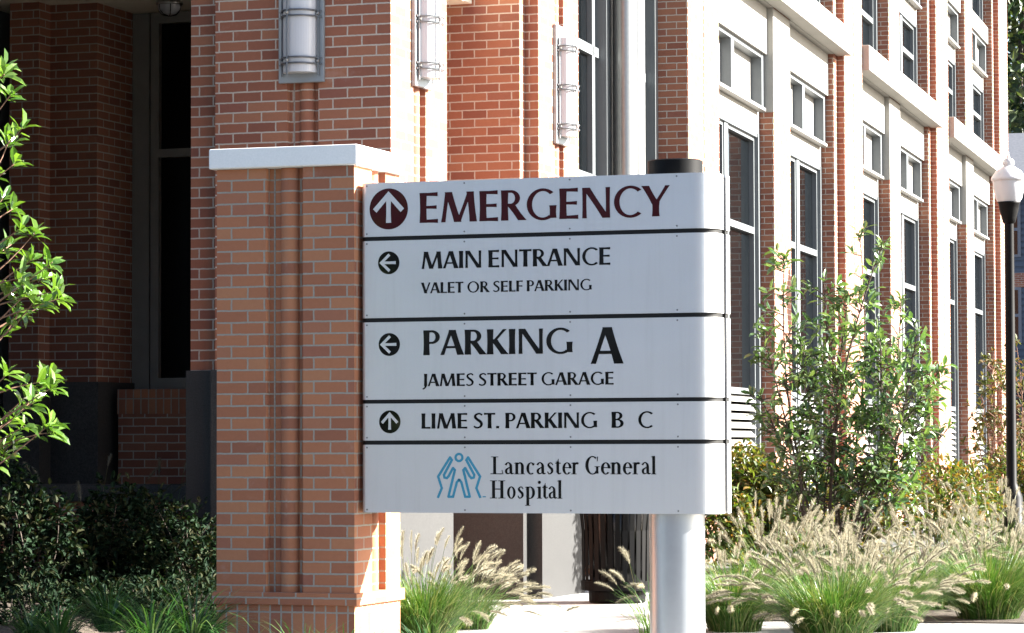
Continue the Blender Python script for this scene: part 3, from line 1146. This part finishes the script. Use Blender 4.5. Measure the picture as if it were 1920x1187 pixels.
emblem(panels[4])
scr = None
for i, pn in enumerate(panels):
    for v_top in (True, False):
        z = zt[2 * i] - .016 if v_top else zt[2 * i + 1] + .016
        for u in (688, 871, 1069, 1270):
            x = hitY(u, 600, SY).x
            if scr is None:
                mbs = MB()
                mbs.quad(*[(.0048 * math.cos(a), -.0022, .0048 * math.sin(a)) for a in [2 * math.pi * k / 8 for k in range(8)]])
                for k in range(8):
                    a, b = 2 * math.pi * k / 8, 2 * math.pi * (k + 1) / 8
                    mbs.quad((.0048 * math.cos(a), -.0022, .0048 * math.sin(a)), (.0048 * math.cos(b), -.0022, .0048 * math.sin(b)), (.0052 * math.cos(b), .0, .0052 * math.sin(b)), (.0052 * math.cos(a), 0, .0052 * math.sin(a)))
                scr = mbs.build('screw', 'screw', pn)
                o = scr
            else:
                o = scr.copy()
                COL.objects.link(o)
                o.parent = pn
            o.location = (x, SY, z)

# ------------------------------------------------------------------ litter bin
bp_ = at(1156, 22.9)
tb = tag(empty('litter_bin', bp_), 'round black slatted metal litter bin under the sign, left of the silver post', 'bin')
MB().lathe([(.001, .0), (.20, .0), (.215, .02), (.215, .09), (.20, .10), (.001, .10)], n=32).build('base', 'black_paint', tb)
MB().lathe([(.001, .12), (.20, .12), (.225, .5), (.245, .88), (.001, .88)], n=32).build('liner', 'black_soft', tb, smooth=True)
MB().lathe([(.262, .10), (.272, .10), (.275, .17), (.262, .17), (.262, .10)], n=32).build('band', 'black_paint', tb)
MB().lathe([(.285, .84), (.315, .83), (.315, .90), (.285, .90), (.285, .84)], n=32).build('rim', 'black_paint', tb)
sl0 = None
for k in range(30):
    if sl0 is None:
        sm = MB()
        w0, w1 = .017, .020
        r0, r1, r2 = .262, .268, .298
        for (ra, za, rb, zb_) in ((r0, .11, r1, .55), (r1, .55, r2, .87)):
            sm.quad((ra, -w0, za), (ra, w0, za), (rb, w1, zb_), (rb, -w1, zb_))
            sm.quad((ra - .006, -w0, za), (rb - .006, -w1, zb_), (rb - .006, w1, zb_), (ra - .006, w0, za))
            sm.quad((ra, w0, za), (ra - .006, w0, za), (rb - .006, w1, zb_), (rb, w1, zb_))
            sm.quad((ra, -w0, za), (rb, -w1, zb_), (rb - .006, -w1, zb_), (ra - .006, -w0, za))
        sl0 = sm.build('slat', 'black_paint', tb)
        o = sl0
    else:
        o = sl0.copy()
        COL.objects.link(o)
        o.parent = tb
    o.rotation_euler = (0, 0, 2 * math.pi * k / 30)
MB().lathe([(.31, .90), (.29, .97), (.20, 1.05), (.19, 1.04), (.28, .95), (.30, .90)], n=32).build('lid', 'black_paint', tb, smooth=True)

# ------------------------------------------------------------------ street lamp
lp = at(1896, 36)
sl_ = tag(empty('street_lamp', lp), 'black lamp post with a white acorn globe at the right edge', 'street lamp')
zc = 1.2 + (832 - 422) / 5700 * 36
MB().lathe([(.001, 0), (.20, 0), (.20, .10), (.15, .16), (.13, .55), (.09, .65), (.062, .72), (.055, zc)], n=20).build('post', 'black_paint', sl_, smooth=True)
MB().lathe([(.055, zc), (.075, zc + .02), (.085, zc + .06), (.115, zc + .17), (.125, zc + .24), (.14, zc + .26), (.001, zc + .26)], n=24).build('fitter', 'black_paint', sl_, smooth=True)
MB().lathe([(.13, zc + .262), (.155, zc + .30), (.185, zc + .44), (.187, zc + .51)], n=28).build('globe', 'white_opal', sl_, smooth=True)
MB().lathe([(.187, zc + .51), (.21, zc + .515), (.205, zc + .55), (.15, zc + .63), (.09, zc + .67), (.06, zc + .69)], n=28).build('cap', 'white_opal', sl_, smooth=True)
MB().lathe([(.06, zc + .69), (.075, zc + .72), (.06, zc + .765), (.02, zc + .785), (.008, zc + .83), (.001, zc + .85)], n=16).build('finial', 'white_opal', sl_, smooth=True)


# ------------------------------------------------------------------ plants
def frame_of(d_):
    d_ = d_.normalized()
    a = d_.cross(Vector((0, 0, 1)) if abs(d_.z) < .95 else Vector((1, 0, 0))).normalized()
    return d_, a, d_.cross(a)


def leaf(mb, base, d_, up, ln, wd, fold=.25, droop=.2, m=0):
    d_ = d_.normalized()
    side = d_.cross(up)
    if side.length < 1e-4:
        side = d_.cross(Vector((.3, .5, .2)))
    side.normalize()
    nrm = side.cross(d_).normalized()
    i = len(mb.v)
    c1 = base + d_ * ln * .38 - nrm * droop * ln * .08
    c2 = base + d_ * ln * .72 - nrm * droop * ln * .3
    tip = base + d_ * ln * .98 - nrm * droop * ln * .62
    e1 = side * wd * .46
    e2 = side * wd * .42
    lift = nrm * wd * fold
    mb.v += [tuple(base), tuple(c1), tuple(c2), tuple(tip), tuple(c1 + e1 + lift), tuple(c2 + e2 + lift), tuple(c1 - e1 + lift), tuple(c2 - e2 + lift)]
    mb.f += [(i, i + 1, i + 4), (i + 1, i + 2, i + 5, i + 4), (i + 2, i + 3, i + 5), (i, i + 6, i + 1), (i + 1, i + 6, i + 7, i + 2), (i + 2, i + 7, i + 3)]
    mb.mi += [m] * 6


def rvec(rnd):
    while True:
        v = Vector((rnd.uniform(-1, 1), rnd.uniform(-1, 1), rnd.uniform(-1, 1)))
        if .05 < v.length < 1:
            return v.normalized()


def whorl(mb, p, d_, rnd, n, ln, wd, spread=.9):
    d_, a, b = frame_of(d_)
    ph = rnd.uniform(0, 6.28)
    for k in range(n):
        w = ph + 2.4 * k
        o = a * math.cos(w) + b * math.sin(w)
        sp_ = spread * rnd.uniform(.5, 1.25)
        dd = (d_ * .8 + o * sp_ + Vector((0, 0, rnd.uniform(-.25, .2)))).normalized()
        l = ln * rnd.uniform(.7, 1.15)
        leaf(mb, p - d_ * rnd.uniform(0, .05) + o * .004, dd, (Vector((0, 0, 1)) * .7 + d_ * .6 + rvec(rnd) * .5), l, wd * rnd.uniform(.8, 1.2), rnd.uniform(.1, .35), rnd.uniform(.1, .7))


def curve(p0, p1, rnd, bend=.15, n=6):
    L = (p1 - p0).length
    off = rvec(rnd) * L * bend
    return [p0.lerp(p1, k / n) + off * math.sin(math.pi * k / n) for k in range(n + 1)]


# small tree entering from the left
rnd = random.Random(3)
tp = at(-95, 15.1, .1)
mt = tag(empty('magnolia_tree', tp), 'sunlit magnolia branches with broad glossy green leaves at the left edge', 'tree')
tr, lf = MB(), MB()
top = at(-80, 15.1, 3.6)
tr.tube([tp, tp.lerp(top, .3) + Vector((.03, 0, 0)), tp.lerp(top, .65) - Vector((.02, 0, 0)), top], [.045, .036, .024, .01], 8)
spots_ = [(8, 140), (22, 175), (42, 240), (18, 262), (30, 305), (10, 122), (5, 372), (24, 392), (45, 425), (70, 432), (22, 458),
          (62, 486), (98, 492), (84, 520), (40, 520), (108, 545), (68, 560), (20, 548), (88, 572), (36, 585), (112, 560), (50, 550),
          (14, 700), (96, 702), (80, 716), (106, 722), (58, 735), (66, 752), (14, 792), (44, 800), (94, 795), (102, 810), (8, 850), (30, 826),
          (-30, 250), (-40, 400), (-30, 500), (-40, 720), (-50, 560)]
for (u, v) in spots_:
    p = atv(u, v, 15.1 + rnd.uniform(-.28, .28))
    zz = max(.5, min(3.4, p.z - rnd.uniform(.15, .4)))
    st_ = tp.lerp(top, (zz - tp.z) / (top.z - tp.z))
    cv = curve(st_, p, rnd, .10)
    tr.tube(cv, [.007 - .0008 * k for k in range(7)], 5)
    dd = (cv[-1] - cv[-2]).normalized() + Vector((.25, -.2, .35))
    whorl(lf, p, dd, rnd, rnd.randint(7, 10), .104, .038, 1.0)
    for q in (.72, .86):
        if rnd.random() < .45:
            whorl(lf, cv[int(q * 6)], dd + rvec(rnd) * .6, rnd, 3, .085, .034)
gpart(tr, 'trunk', 'twig', mt)
gpart(lf, 'crown', 'leaf_magnolia', mt)


def shrub(name, root_p, stems, label, cat, leafmat, rnd, group=None, ln=.11, wd=.04, dens=1.0, barkmat='twig'):
    """stems: list of (top point, radius of the spread of side twigs, number of side twigs)"""
    o = tag(empty(name, root_p), label, cat, group)
    tr, lf = MB(), MB()
    for tip, sprd, nt_ in stems:
        b = root_p + Vector((rnd.uniform(-.12, .12), rnd.uniform(-.12, .12), 0))
        cv = curve(b, tip, rnd, .07, 9)
        tr.tube(cv, [.012 * (1 - k / 11) + .002 for k in range(10)], 6)
        whorl(lf, tip, cv[-1] - cv[-2], rnd, 6, ln * .8, wd * .8)
        for k in range(nt_):
            t = rnd.uniform(.28, .99) if rnd.random() < .55 else rnd.uniform(.6, 1.0) * .99
            i = min(8, int(t * 9))
            p0 = cv[i].lerp(cv[i + 1], t * 9 - i)
            lenf = sprd * (1.15 - t) * rnd.uniform(.5, 1.25) + .05
            dd = rvec(rnd)
            dd.z = abs(dd.z) * .7 + .15
            p1 = p0 + dd.normalized() * lenf
            c2 = curve(p0, p1, rnd, .12, 4)
            tr.tube(c2, [.006, .005, .004, .003, .002], 4)
            whorl(lf, p1, c2[-1] - c2[-2], rnd, int(rnd.randint(6, 9) * dens), ln, wd)
            for q in (2, 3):
                if rnd.random() < .7 * dens:
                    whorl(lf, c2[q], dd + rvec(rnd), rnd, rnd.randint(2, 4), ln * .9, wd * .9)
    gpart(tr, 'stems', barkmat, o)
    gpart(lf, 'leaves', leafmat, o)
    return o


rnd = random.Random(8)
Zs = 25.0
rp = at(1555, Zs, 0)
stems = []
for (u, v, sprd, n_) in [(1470, 480, .42, 30), (1612, 440, .30, 20), (1655, 455, .36, 24), (1545, 520, .50, 40), (1430, 620, .45, 34), (1590, 560, .5, 44), (1690, 560, .48, 40), (1720, 620, .45, 40),
                         (1765, 690, .40, 34), (1745, 760, .40, 34), (1500, 640, .5, 42), (1650, 640, .5, 46), (1425, 740, .35, 24), (1780, 800, .34, 24), (1580, 700, .5, 40), (1640, 780, .5, 36), (1500, 800, .45, 26), (1700, 850, .42, 34), (1560, 840, .42, 30)]:
    stems.append((atv(u, v, Zs + rnd.uniform(-.55, .55)), sprd, n_))
shrub('magnolia_shrub', rp, stems, 'tall open magnolia shrub with grey-green leaves, right of the sign', 'shrub', 'leaf_magnolia2', rnd, barkmat='bark', ln=.112, wd=.04, dens=.46)

# shrub further right, reddish, by the lamp post
rnd = random.Random(9)
Zr = 44
stems = [(atv(u, v, Zr + rnd.uniform(-.6, .6)), .6, 20) for (u, v) in [(1862, 655), (1835, 720), (1880, 700), (1905, 640), (1925, 700), (1850, 780), (1915, 800), (1830, 800), (1890, 850)]]
shrub('rust_shrub', at(1875, Zr), stems, 'thin shrub with rusty green leaves beside the lamp post', 'shrub', 'leaf_rust', rnd, ln=.11, wd=.05, dens=.5)


def leafy_mass(name, blobs, label, cat, mat, rnd, n, ln, wd, group=None, base=None, stem=True, up=.5):
    """dense shrub: leaves on twigs filling several unequal lumps (centre, radius vector)"""
    base = base or Vector((blobs[0][0].x, blobs[0][0].y, 0))
    o = tag(empty(name, base), label, cat, group)
    lf, tr = MB(), MB()
    tot = sum(b[1].x * b[1].y * b[1].z for b in blobs) ** 1
    for c, rv in blobs:
        cnt = int(n * (rv.x * rv.y * rv.z) / tot)
        for _ in range(cnt):
            d_ = rvec(rnd)
            rr = rnd.uniform(.35, 1.0) ** .5 * (1 + .22 * math.sin(d_.x * 5 + c.x * 3) * math.cos(d_.y * 6 + d_.z * 4))
            p = c + Vector((d_.x * rv.x, d_.y * rv.y, d_.z * rv.z)) * rr
            if p.z < .03:
                continue
            for _k in range(3):
                dd = (d_ * .7 + rvec(rnd) * .9 + Vector((0, 0, up * .4))).normalized()
                leaf(lf, p + rvec(rnd) * ln * .5, dd, Vector((0, 0, 1)) + rvec(rnd) * .6, ln * rnd.uniform(.6, 1.2), wd * rnd.uniform(.7, 1.2), .2, rnd.uniform(.1, .6))
        for _ in range(7):
            d_ = rvec(rnd)
            d_.z = abs(d_.z)
            p = c + Vector((d_.x * rv.x, d_.y * rv.y, d_.z * rv.z)) * rnd.uniform(.7, 1.05)
            tr.tube(curve(base + Vector((rnd.uniform(-.1, .1), rnd.uniform(-.1, .1), 0)), p, rnd, .1), [.012, .010, .008, .006, .005, .004, .002], 5)
    gpart(tr, 'stems', 'bark', o)
    gpart(lf, 'leaves', mat, o)
    return o


rnd = random.Random(21)
BU = 'shaded bushes between the pillar and the porch'
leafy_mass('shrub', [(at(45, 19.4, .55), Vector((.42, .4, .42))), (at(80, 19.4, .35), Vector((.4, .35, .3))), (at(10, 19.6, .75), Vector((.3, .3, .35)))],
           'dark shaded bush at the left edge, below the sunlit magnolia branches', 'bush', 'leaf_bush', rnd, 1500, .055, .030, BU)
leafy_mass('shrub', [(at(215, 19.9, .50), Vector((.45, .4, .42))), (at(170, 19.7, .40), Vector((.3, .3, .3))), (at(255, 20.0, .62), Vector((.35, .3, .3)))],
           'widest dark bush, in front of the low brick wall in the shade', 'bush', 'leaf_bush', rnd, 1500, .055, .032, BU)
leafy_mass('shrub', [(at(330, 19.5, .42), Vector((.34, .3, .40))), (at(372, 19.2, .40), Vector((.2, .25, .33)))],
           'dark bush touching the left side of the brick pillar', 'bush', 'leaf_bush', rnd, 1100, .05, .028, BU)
GC = 'low dark ground-cover plants at the left foot of the pillar'
for u_, z_, lab in ((20, 17.9, 'low dark ground-cover plant in the bottom left corner'), 
                    (255, 18.6, 'low dark ground-cover plant between the sunlit mulch and the bushes'), (330, 18.3, 'low dark ground-cover plant near the left edge of the pillar'),
                    (180, 18.9, 'low dark ground-cover plant in front of the widest bush')):
    leafy_mass('ground_cover', [(at(u_, z_, .22), Vector((.34, .22, .13))), (at(u_ + 40, z_ + .2, .24), Vector((.22, .2, .16)))], lab, 'plant', 'leaf_bush', rnd, 420, .05, .022, GC)
SH = 'low leafy shrubs at the foot of the long brick wall'
leafy_mass('shrub', [(at(1395, 28.5, .80), Vector((.26, .35, .38))), (at(1420, 28.5, .62), Vector((.32, .4, .42))), (at(1355, 28, .45), Vector((.3, .4, .35)))],
           'shrub with orange-tinged leaves just right of the edge of the sign', 'shrub', 'leaf_autumn', rnd, 1500, .085, .04, SH)
leafy_mass('shrub', [(at(1490, 28.5, .62), Vector((.40, .4, .42))), (at(1460, 28.3, .5), Vector((.3, .4, .36)))],
           'yellow-green low shrub behind the stems of the tall magnolia', 'shrub', 'leaf_autumn', rnd, 700, .08, .04, SH)
leafy_mass('shrub', [(at(1640, 29, .6), Vector((.5, .4, .40))), (at(1590, 29, .5), Vector((.35, .4, .4)))],
           'yellow-green low shrub right of the magnolia stems', 'shrub', 'leaf_autumn', rnd, 700, .08, .04, SH)
leafy_mass('shrub', [(at(1760, 30, .62), Vector((.5, .4, .38))), (at(1815, 31, .62), Vector((.35, .4, .36)))],
           'low green shrub at the foot of the last brick bay', 'shrub', 'leaf_autumn', rnd, 1000, .08, .035, SH)


leafy_mass('shrub', [(at(1925, 42, .55), Vector((.8, .5, .55))), (at(1985, 42, .6), Vector((.7, .5, .5)))],
           'green bush at the right edge, behind the foot of the lamp post', 'bush', 'leaf_autumn', rnd, 1200, .10, .045)
leafy_mass('shrub', [(at(1905, 60, .7), Vector((1.2, .6, .7))), (at(2000, 62, .8), Vector((1.5, .6, .8)))],
           'far hedge-like bush in front of the pale blue house', 'bush', 'leaf_tree', rnd, 1500, .14, .07)


def blade(mb, base, az, lean, L, w, rnd, curl=1.0, n=6, m=0):
    h = Vector((math.cos(az), math.sin(az), 0))
    side = Vector((-math.sin(az), math.cos(az), 0))
    p = Vector(base)
    ang = lean
    seg = L / n
    i = len(mb.v)
    for k in range(n + 1):
        ww = w * (1 - (k / n) ** 1.6) * .5 + .0004
        mb.v += [tuple(p + side * ww), tuple(p - side * ww)]
        p = p + (h * math.sin(ang) + Vector((0, 0, 1)) * math.cos(ang)) * seg
        ang += curl * rnd.uniform(.16, .32)
    for k in range(n):
        mb.f.append((i + 2 * k, i + 2 * k + 1, i + 2 * k + 3, i + 2 * k + 2))
        mb.mi.append(m)


def plume_mesh(mb, p0, d0, L, rad, rnd, bend):
    """bottle-brush seed head: fine hairs round a bent axis"""
    p = Vector(p0)
    d_ = d0.normalized()
    n = 8
    ax = [p.copy()]
    for k in range(n):
        p = p + d_ * L / n
        d_ = (d_ + bend / n).normalized()
        ax.append(p.copy())
    hairs = 170
    for k in range(hairs):
        t = (k + rnd.random()) / hairs
        i = min(n - 1, int(t * n))
        c = ax[i].lerp(ax[i + 1], t * n - i)
        dd, a, b = frame_of(ax[i + 1] - ax[i])
        w = 2.4 * k + rnd.uniform(-.5, .5)
        o = a * math.cos(w) + b * math.sin(w)
        r = rad * (math.sin(math.pi * (t * .93 + .05)) ** .6) * rnd.uniform(.55, 1.2)
        tip = c + o * r + dd * r * rnd.uniform(.5, 1.2)
        s_ = dd.cross(o) * rad * .065
        i0 = len(mb.v)
        mb.v += [tuple(c + s_), tuple(c - s_), tuple(tip)]
        mb.f.append((i0, i0 + 1, i0 + 2))
        mb.mi.append(0)
    mb.tube(ax, [rad * .14 * math.sin(math.pi * (k / n * .9 + .07)) + .001 for k in range(n + 1)], 5)


FG = 'fountain grass clumps'


def fountain_grass(p, h, spread, nb, npl, label, rnd, wind=Vector((0, 0, 0)), plum='plume'):
    o = tag(empty('fountain_grass', p), label, 'grass clump', FG)
    bl, pl_ = MB(), MB()
    for _ in range(nb):
        a = rnd.uniform(0, 6.283)
        r0 = spread * .33 * rnd.random() ** .5
        base = p + Vector((r0 * math.cos(a), r0 * math.sin(a), 0))
        blade(bl, base, a + rnd.uniform(-.5, .5), rnd.uniform(.05, .55) * (.5 + r0 / spread * 1.8), h * rnd.uniform(.75, 1.25), .0055, rnd, rnd.uniform(.5, 1.25))
    for _ in range(npl):
        a = rnd.uniform(0, 6.283)
        r0 = spread * .3 * rnd.random() ** .5
        base = p + Vector((r0 * math.cos(a), r0 * math.sin(a), 0))
        lean = rnd.uniform(.05, 1.35)
        L = h * rnd.uniform(.85, 1.35)
        hd = Vector((math.cos(a), math.sin(a), 0))
        q = Vector(base)
        pts = [q.copy()]
        ang = lean * .55
        for k in range(6):
            d_ = (hd * math.sin(ang) + Vector((0, 0, 1)) * math.cos(ang) + wind * (k / 6) * .55).normalized()
            q = q + d_ * L / 6
            pts.append(q.copy())
            ang += lean * .13
        bl.tube(pts, .0013, 3)
        plume_mesh(pl_, q, d_, rnd.uniform(.085, .15), rnd.uniform(.020, .030), rnd, hd * .35 * lean + wind * .55 + Vector((0, 0, -.35 - .3 * lean)))
    gpart(bl, 'blades', 'blade', o)
    gpart(pl_, 'plumes', plum, o)
    return o


rnd = random.Random(31)
wl = Vector((.45, -.1, 0))
wlft = Vector((-.35, -.2, 0))
fountain_grass(at(795, 18.6), 0.46, .55, 1400, 68, 'fountain grass clump between the brick pillar and the silver post', rnd, wl)
fountain_grass(at(880, 19.7), 0.35, .4, 420, 60, 'fountain grass clump leaning over the pavement, right of the clump at the pillar', rnd, wl * 1.3)
fountain_grass(at(1375, 19.4), 0.47, .5, 1700, 26, 'fountain grass clump right against the silver post', rnd, wl * .6)
fountain_grass(at(1560, 18.2), 0.47, .62, 2300, 130, 'biggest fountain grass clump, in front of the magnolia stems', rnd, wlft * .4)
fountain_grass(at(1660, 19.4), 0.47, .55, 1500, 95, 'fountain grass clump behind and right of the biggest one', rnd, wl * .2)
fountain_grass(at(1850, 20.6), 0.50, .6, 2000, 84, 'fountain grass clump at the edge of the pavement on the far right', rnd, wlft * .3)
fountain_grass(at(1950, 22.0), 0.53, .55, 700, 80, 'fountain grass clump cut by the right edge of the frame', rnd, wlft * .2)
fountain_grass(at(1460, 21.0), 0.56, .5, 700, 110, 'fountain grass clump behind the one at the silver post', rnd, wl * .4)
fountain_grass(at(1560, 22.2), 0.50, .5, 600, 90, 'fountain grass clump behind the biggest one, at the magnolia stems', rnd, wl * .2)
fountain_grass(at(1745, 21.8), 0.53, .5, 700, 110, 'fountain grass clump below the right side of the magnolia', rnd, wlft * .2)
fountain_grass(at(1860, 24.5), 0.64, .5, 600, 90, 'fountain grass clump nearest the foot of the lamp post', rnd, wlft * .2)
fountain_grass(at(1225, 18.9), 0.38, .3, 90, 12, 'sparse fountain grass tuft peeping out left of the silver post', rnd, wl * -.9)
fountain_grass(at(170, 20.6, .1), .8, .5, 200, 22, 'shaded fountain grass with plumes against the dark porch wall', rnd, wl * .3)
fountain_grass(at(300, 20.5, .1), .8, .5, 160, 12, 'shaded fountain grass in front of the low brick wall', rnd, wl * .3)

LT = 'lily turf tufts at the foot of the pillar'


def lily_turf(p, h, nb, label, rnd):
    o = tag(empty('lily_turf', p), label, 'plant', LT)
    bl = MB()
    for _ in range(nb):
        a = rnd.uniform(0, 6.283)
        r0 = .07 * rnd.random() ** .5
        blade(bl, p + Vector((r0 * math.cos(a), r0 * math.sin(a), 0)), a + rnd.uniform(-.4, .4), rnd.uniform(.05, .7), h * rnd.uniform(.7, 1.25), .011, rnd, rnd.uniform(.7, 1.4))
    gpart(bl, 'blades', 'blade_dark', o)
    return o


rnd = random.Random(41)
lily_turf(at(360, 16.4, .05), .50, 260, 'bright lily turf tuft at the left foot of the pillar', rnd)
lily_turf(at(205, 17.0, .16), .36, 170, 'half shaded lily turf tuft left of the bright one', rnd)
lily_turf(at(570, 15.4, .0), .36, 240, 'lily turf tuft in front of the middle of the pillar base', rnd)
lily_turf(at(640, 15.2, .0), .34, 140, 'lily turf tuft in front of the right corner of the pillar', rnd)
lily_turf(at(455, 15.7, .0), .26, 120, 'dark low lily turf tuft in front of the pillar, left of its middle', rnd)
lily_turf(at(800, 16.9, .0), .26, 150, 'lily turf tuft right of the pillar, below the fountain grass', rnd)
lily_turf(at(940, 16.6, .0), .20, 40, 'sparse dry tuft at the bottom, on the white pavement', rnd)
lily_turf(at(285, 16.2, .1), .40, 170, 'dark lily turf tuft just left of the bright tuft at the pillar', rnd)
lily_turf(at(110, 16.4, .14), .30, 140, 'dark lily turf tuft at the bottom, below the sunlit mulch', rnd)
lily_turf(at(60, 16.6, .14), .26, 100, 'dark lily turf tuft in the bottom left corner', rnd)


# ------------------------------------------------------------------ far street: trees and houses
def big_tree(p, h, cr, label, rnd, n=2600, ln=.5, mat='leaf_tree'):
    o = tag(empty('broadleaf_tree', p), label, 'tree', 'trees beyond the hospital')
    tr, lf = MB(), MB()
    top = p + Vector((0, 0, h * .8))
    tr.tube(curve(p, top, rnd, .03, 8), [h * .022 * (1 - k / 9.5) for k in range(9)], 8)
    blobs = []
    for k in range(16):
        d_ = rvec(rnd)
        z = h * rnd.uniform(.32, .92)
        rr = cr * rnd.uniform(.2, .85) * (1.15 - abs(z / h - .55))
        c = p + Vector((d_.x * rr, d_.y * rr, z))
        blobs.append((c, cr * rnd.uniform(.28, .5)))
        b = p + Vector((0, 0, max(h * .2, z - rr * .8)))
        tr.tube(curve(b, c, rnd, .1, 5), [h * .008, h * .007, h * .006, h * .004, h * .003, h * .002], 5)
    for _ in range(n):
        c, r_ = rnd.choice(blobs)
        d_ = rvec(rnd)
        q = c + d_ * r_ * rnd.uniform(.3, 1.05) ** .6
        for _k in range(2):
            leaf(lf, q + rvec(rnd) * .3, (d_ + rvec(rnd)).normalized(), Vector((0, 0, 1)) + rvec(rnd) * .7, ln * rnd.uniform(.6, 1.2), ln * .55, .2, .3)
    gpart(tr, 'trunk', 'bark', o)
    gpart(lf, 'crown', mat, o)
    return o


rnd = random.Random(51)
big_tree(at(1925, 125), 24, 6.5, 'tall dark green tree above the blue house at the top right corner', rnd, 4200, .55)
big_tree(at(1990, 112), 17, 5.5, 'lighter green tree behind the blue house, cut by the right edge', rnd, 2600, .5)


def house(p, w, dep, h, label, rz, rnd):
    o = tag(empty('row_house', p, rz), label, 'house', 'houses across the far street')
    MB().box(-w / 2, w / 2, 0, dep, 0, h).build('wall', 'siding', o)
    sd = MB()
    z = .3
    while z < h - .2:
        sd.box(-w / 2 - .02, w / 2 + .02, -.035, -.001, z, z + .13)
        z += .2
    sd.build('clapboard', 'siding', o)
    rf = MB()
    rf.quad((-w / 2 - .4, -.5, h - .1), (w / 2 + .4, -.5, h - .1), (w / 2 + .4, dep / 2, h + 2.0), (-w / 2 - .4, dep / 2, h + 2.0))
    rf.quad((w / 2 + .4, dep + .5, h - .1), (-w / 2 - .4, dep + .5, h - .1), (-w / 2 - .4, dep / 2, h + 2.0), (w / 2 + .4, dep / 2, h + 2.0))
    rf.quad((-w / 2 - .4, -.5, h - .1), (-w / 2 - .4, -.5, h - .35), (w / 2 + .4, -.5, h - .35), (w / 2 + .4, -.5, h - .1))
    rf.quad((-w / 2, 0, h), (-w / 2, dep / 2, h + 1.9), (-w / 2, dep, h))
    rf.quad((w / 2, 0, h), (w / 2, dep, h), (w / 2, dep / 2, h + 1.9))
    rf.build('roof', 'roofing', o)
    pr_ = MB().box(-w / 2 - .1, w / 2 + .1, -1.9, -.04, 3.0, 3.35)
    pr_.build('porch_roof', 'white_trim', o)
    for k in range(5):
        x = -w / 2 + .1 + k * (w - .2) / 4
        MB().box(x - .09, x + .09, -1.85, -1.67, 0, 3.0).build('porch_post', 'white_trim', o)
    for zf in (.9, 4.3, 7.0):
        if zf + 1.7 > h:
            continue
        for x in (-w * .36, -w * .12, w * .12, w * .36):
            f = MB().box(x - .55, x + .55, -.08, -.036, zf, zf + 1.75)
            f = f.build('window', 'white_trim', o)
            for a, b in ((.08, .82), (.92, 1.66)):
                MB().box(x - .45, x + .45, -.095, -.081, zf + a, zf + b).build('pane', 'glass', f)
    MB().box(-w / 2 - .03, w / 2 + .03, -.06, -.036, 6.05, 6.5).build('brick_course', 'brick', o)
    return o


house(at(1950, 95), 9, 8, 9.3, 'pale blue clapboard house at the far right behind the lamp post', R(8), rnd)
house(at(2150, 98), 9, 8, 8.6, 'second clapboard house further right along the far street', R(8), rnd)

rnd = random.Random(77)
STR = 'houses across the near street'
for x, w_, h_, nm in ((-30, 10, 9.5, 'clapboard house opposite, furthest left behind the viewer'), (-17.5, 11, 11, 'clapboard house opposite, second from the left behind the viewer'),
                      (-5, 11, 9, 'clapboard house opposite, third from the left behind the viewer'), (9, 12, 10.5, 'clapboard house opposite, on the right behind the viewer')):
    hh = house((x, -24, 0), w_, 9, h_, nm, R(180), rnd)
    hh['group'] = STR
    hh.children[0].data.materials[0] = M['brick_plain' if w_ != 11 else 'siding']

rnd = random.Random(91)
leafy_mass('added_evergreen', [(Vector((-11.6, 15.6, 1.6)), Vector((1.7, 1.2, 1.7))), (Vector((-11.0, 16.6, 1.2)), Vector((1.1, 1.0, 1.3))), (Vector((-13.6, 16.0, 2.2)), Vector((1.7, 1.3, 2.2))),
                              (Vector((-12.0, 15.8, 3.4)), Vector((1.5, 1.1, 1.2)))],
           'unseen dense evergreen outside the left edge, added to darken the porch', 'tree', 'leaf_bush', rnd, 9000, .11, .06)  # out-of-view foliage added to block light from the open porch front
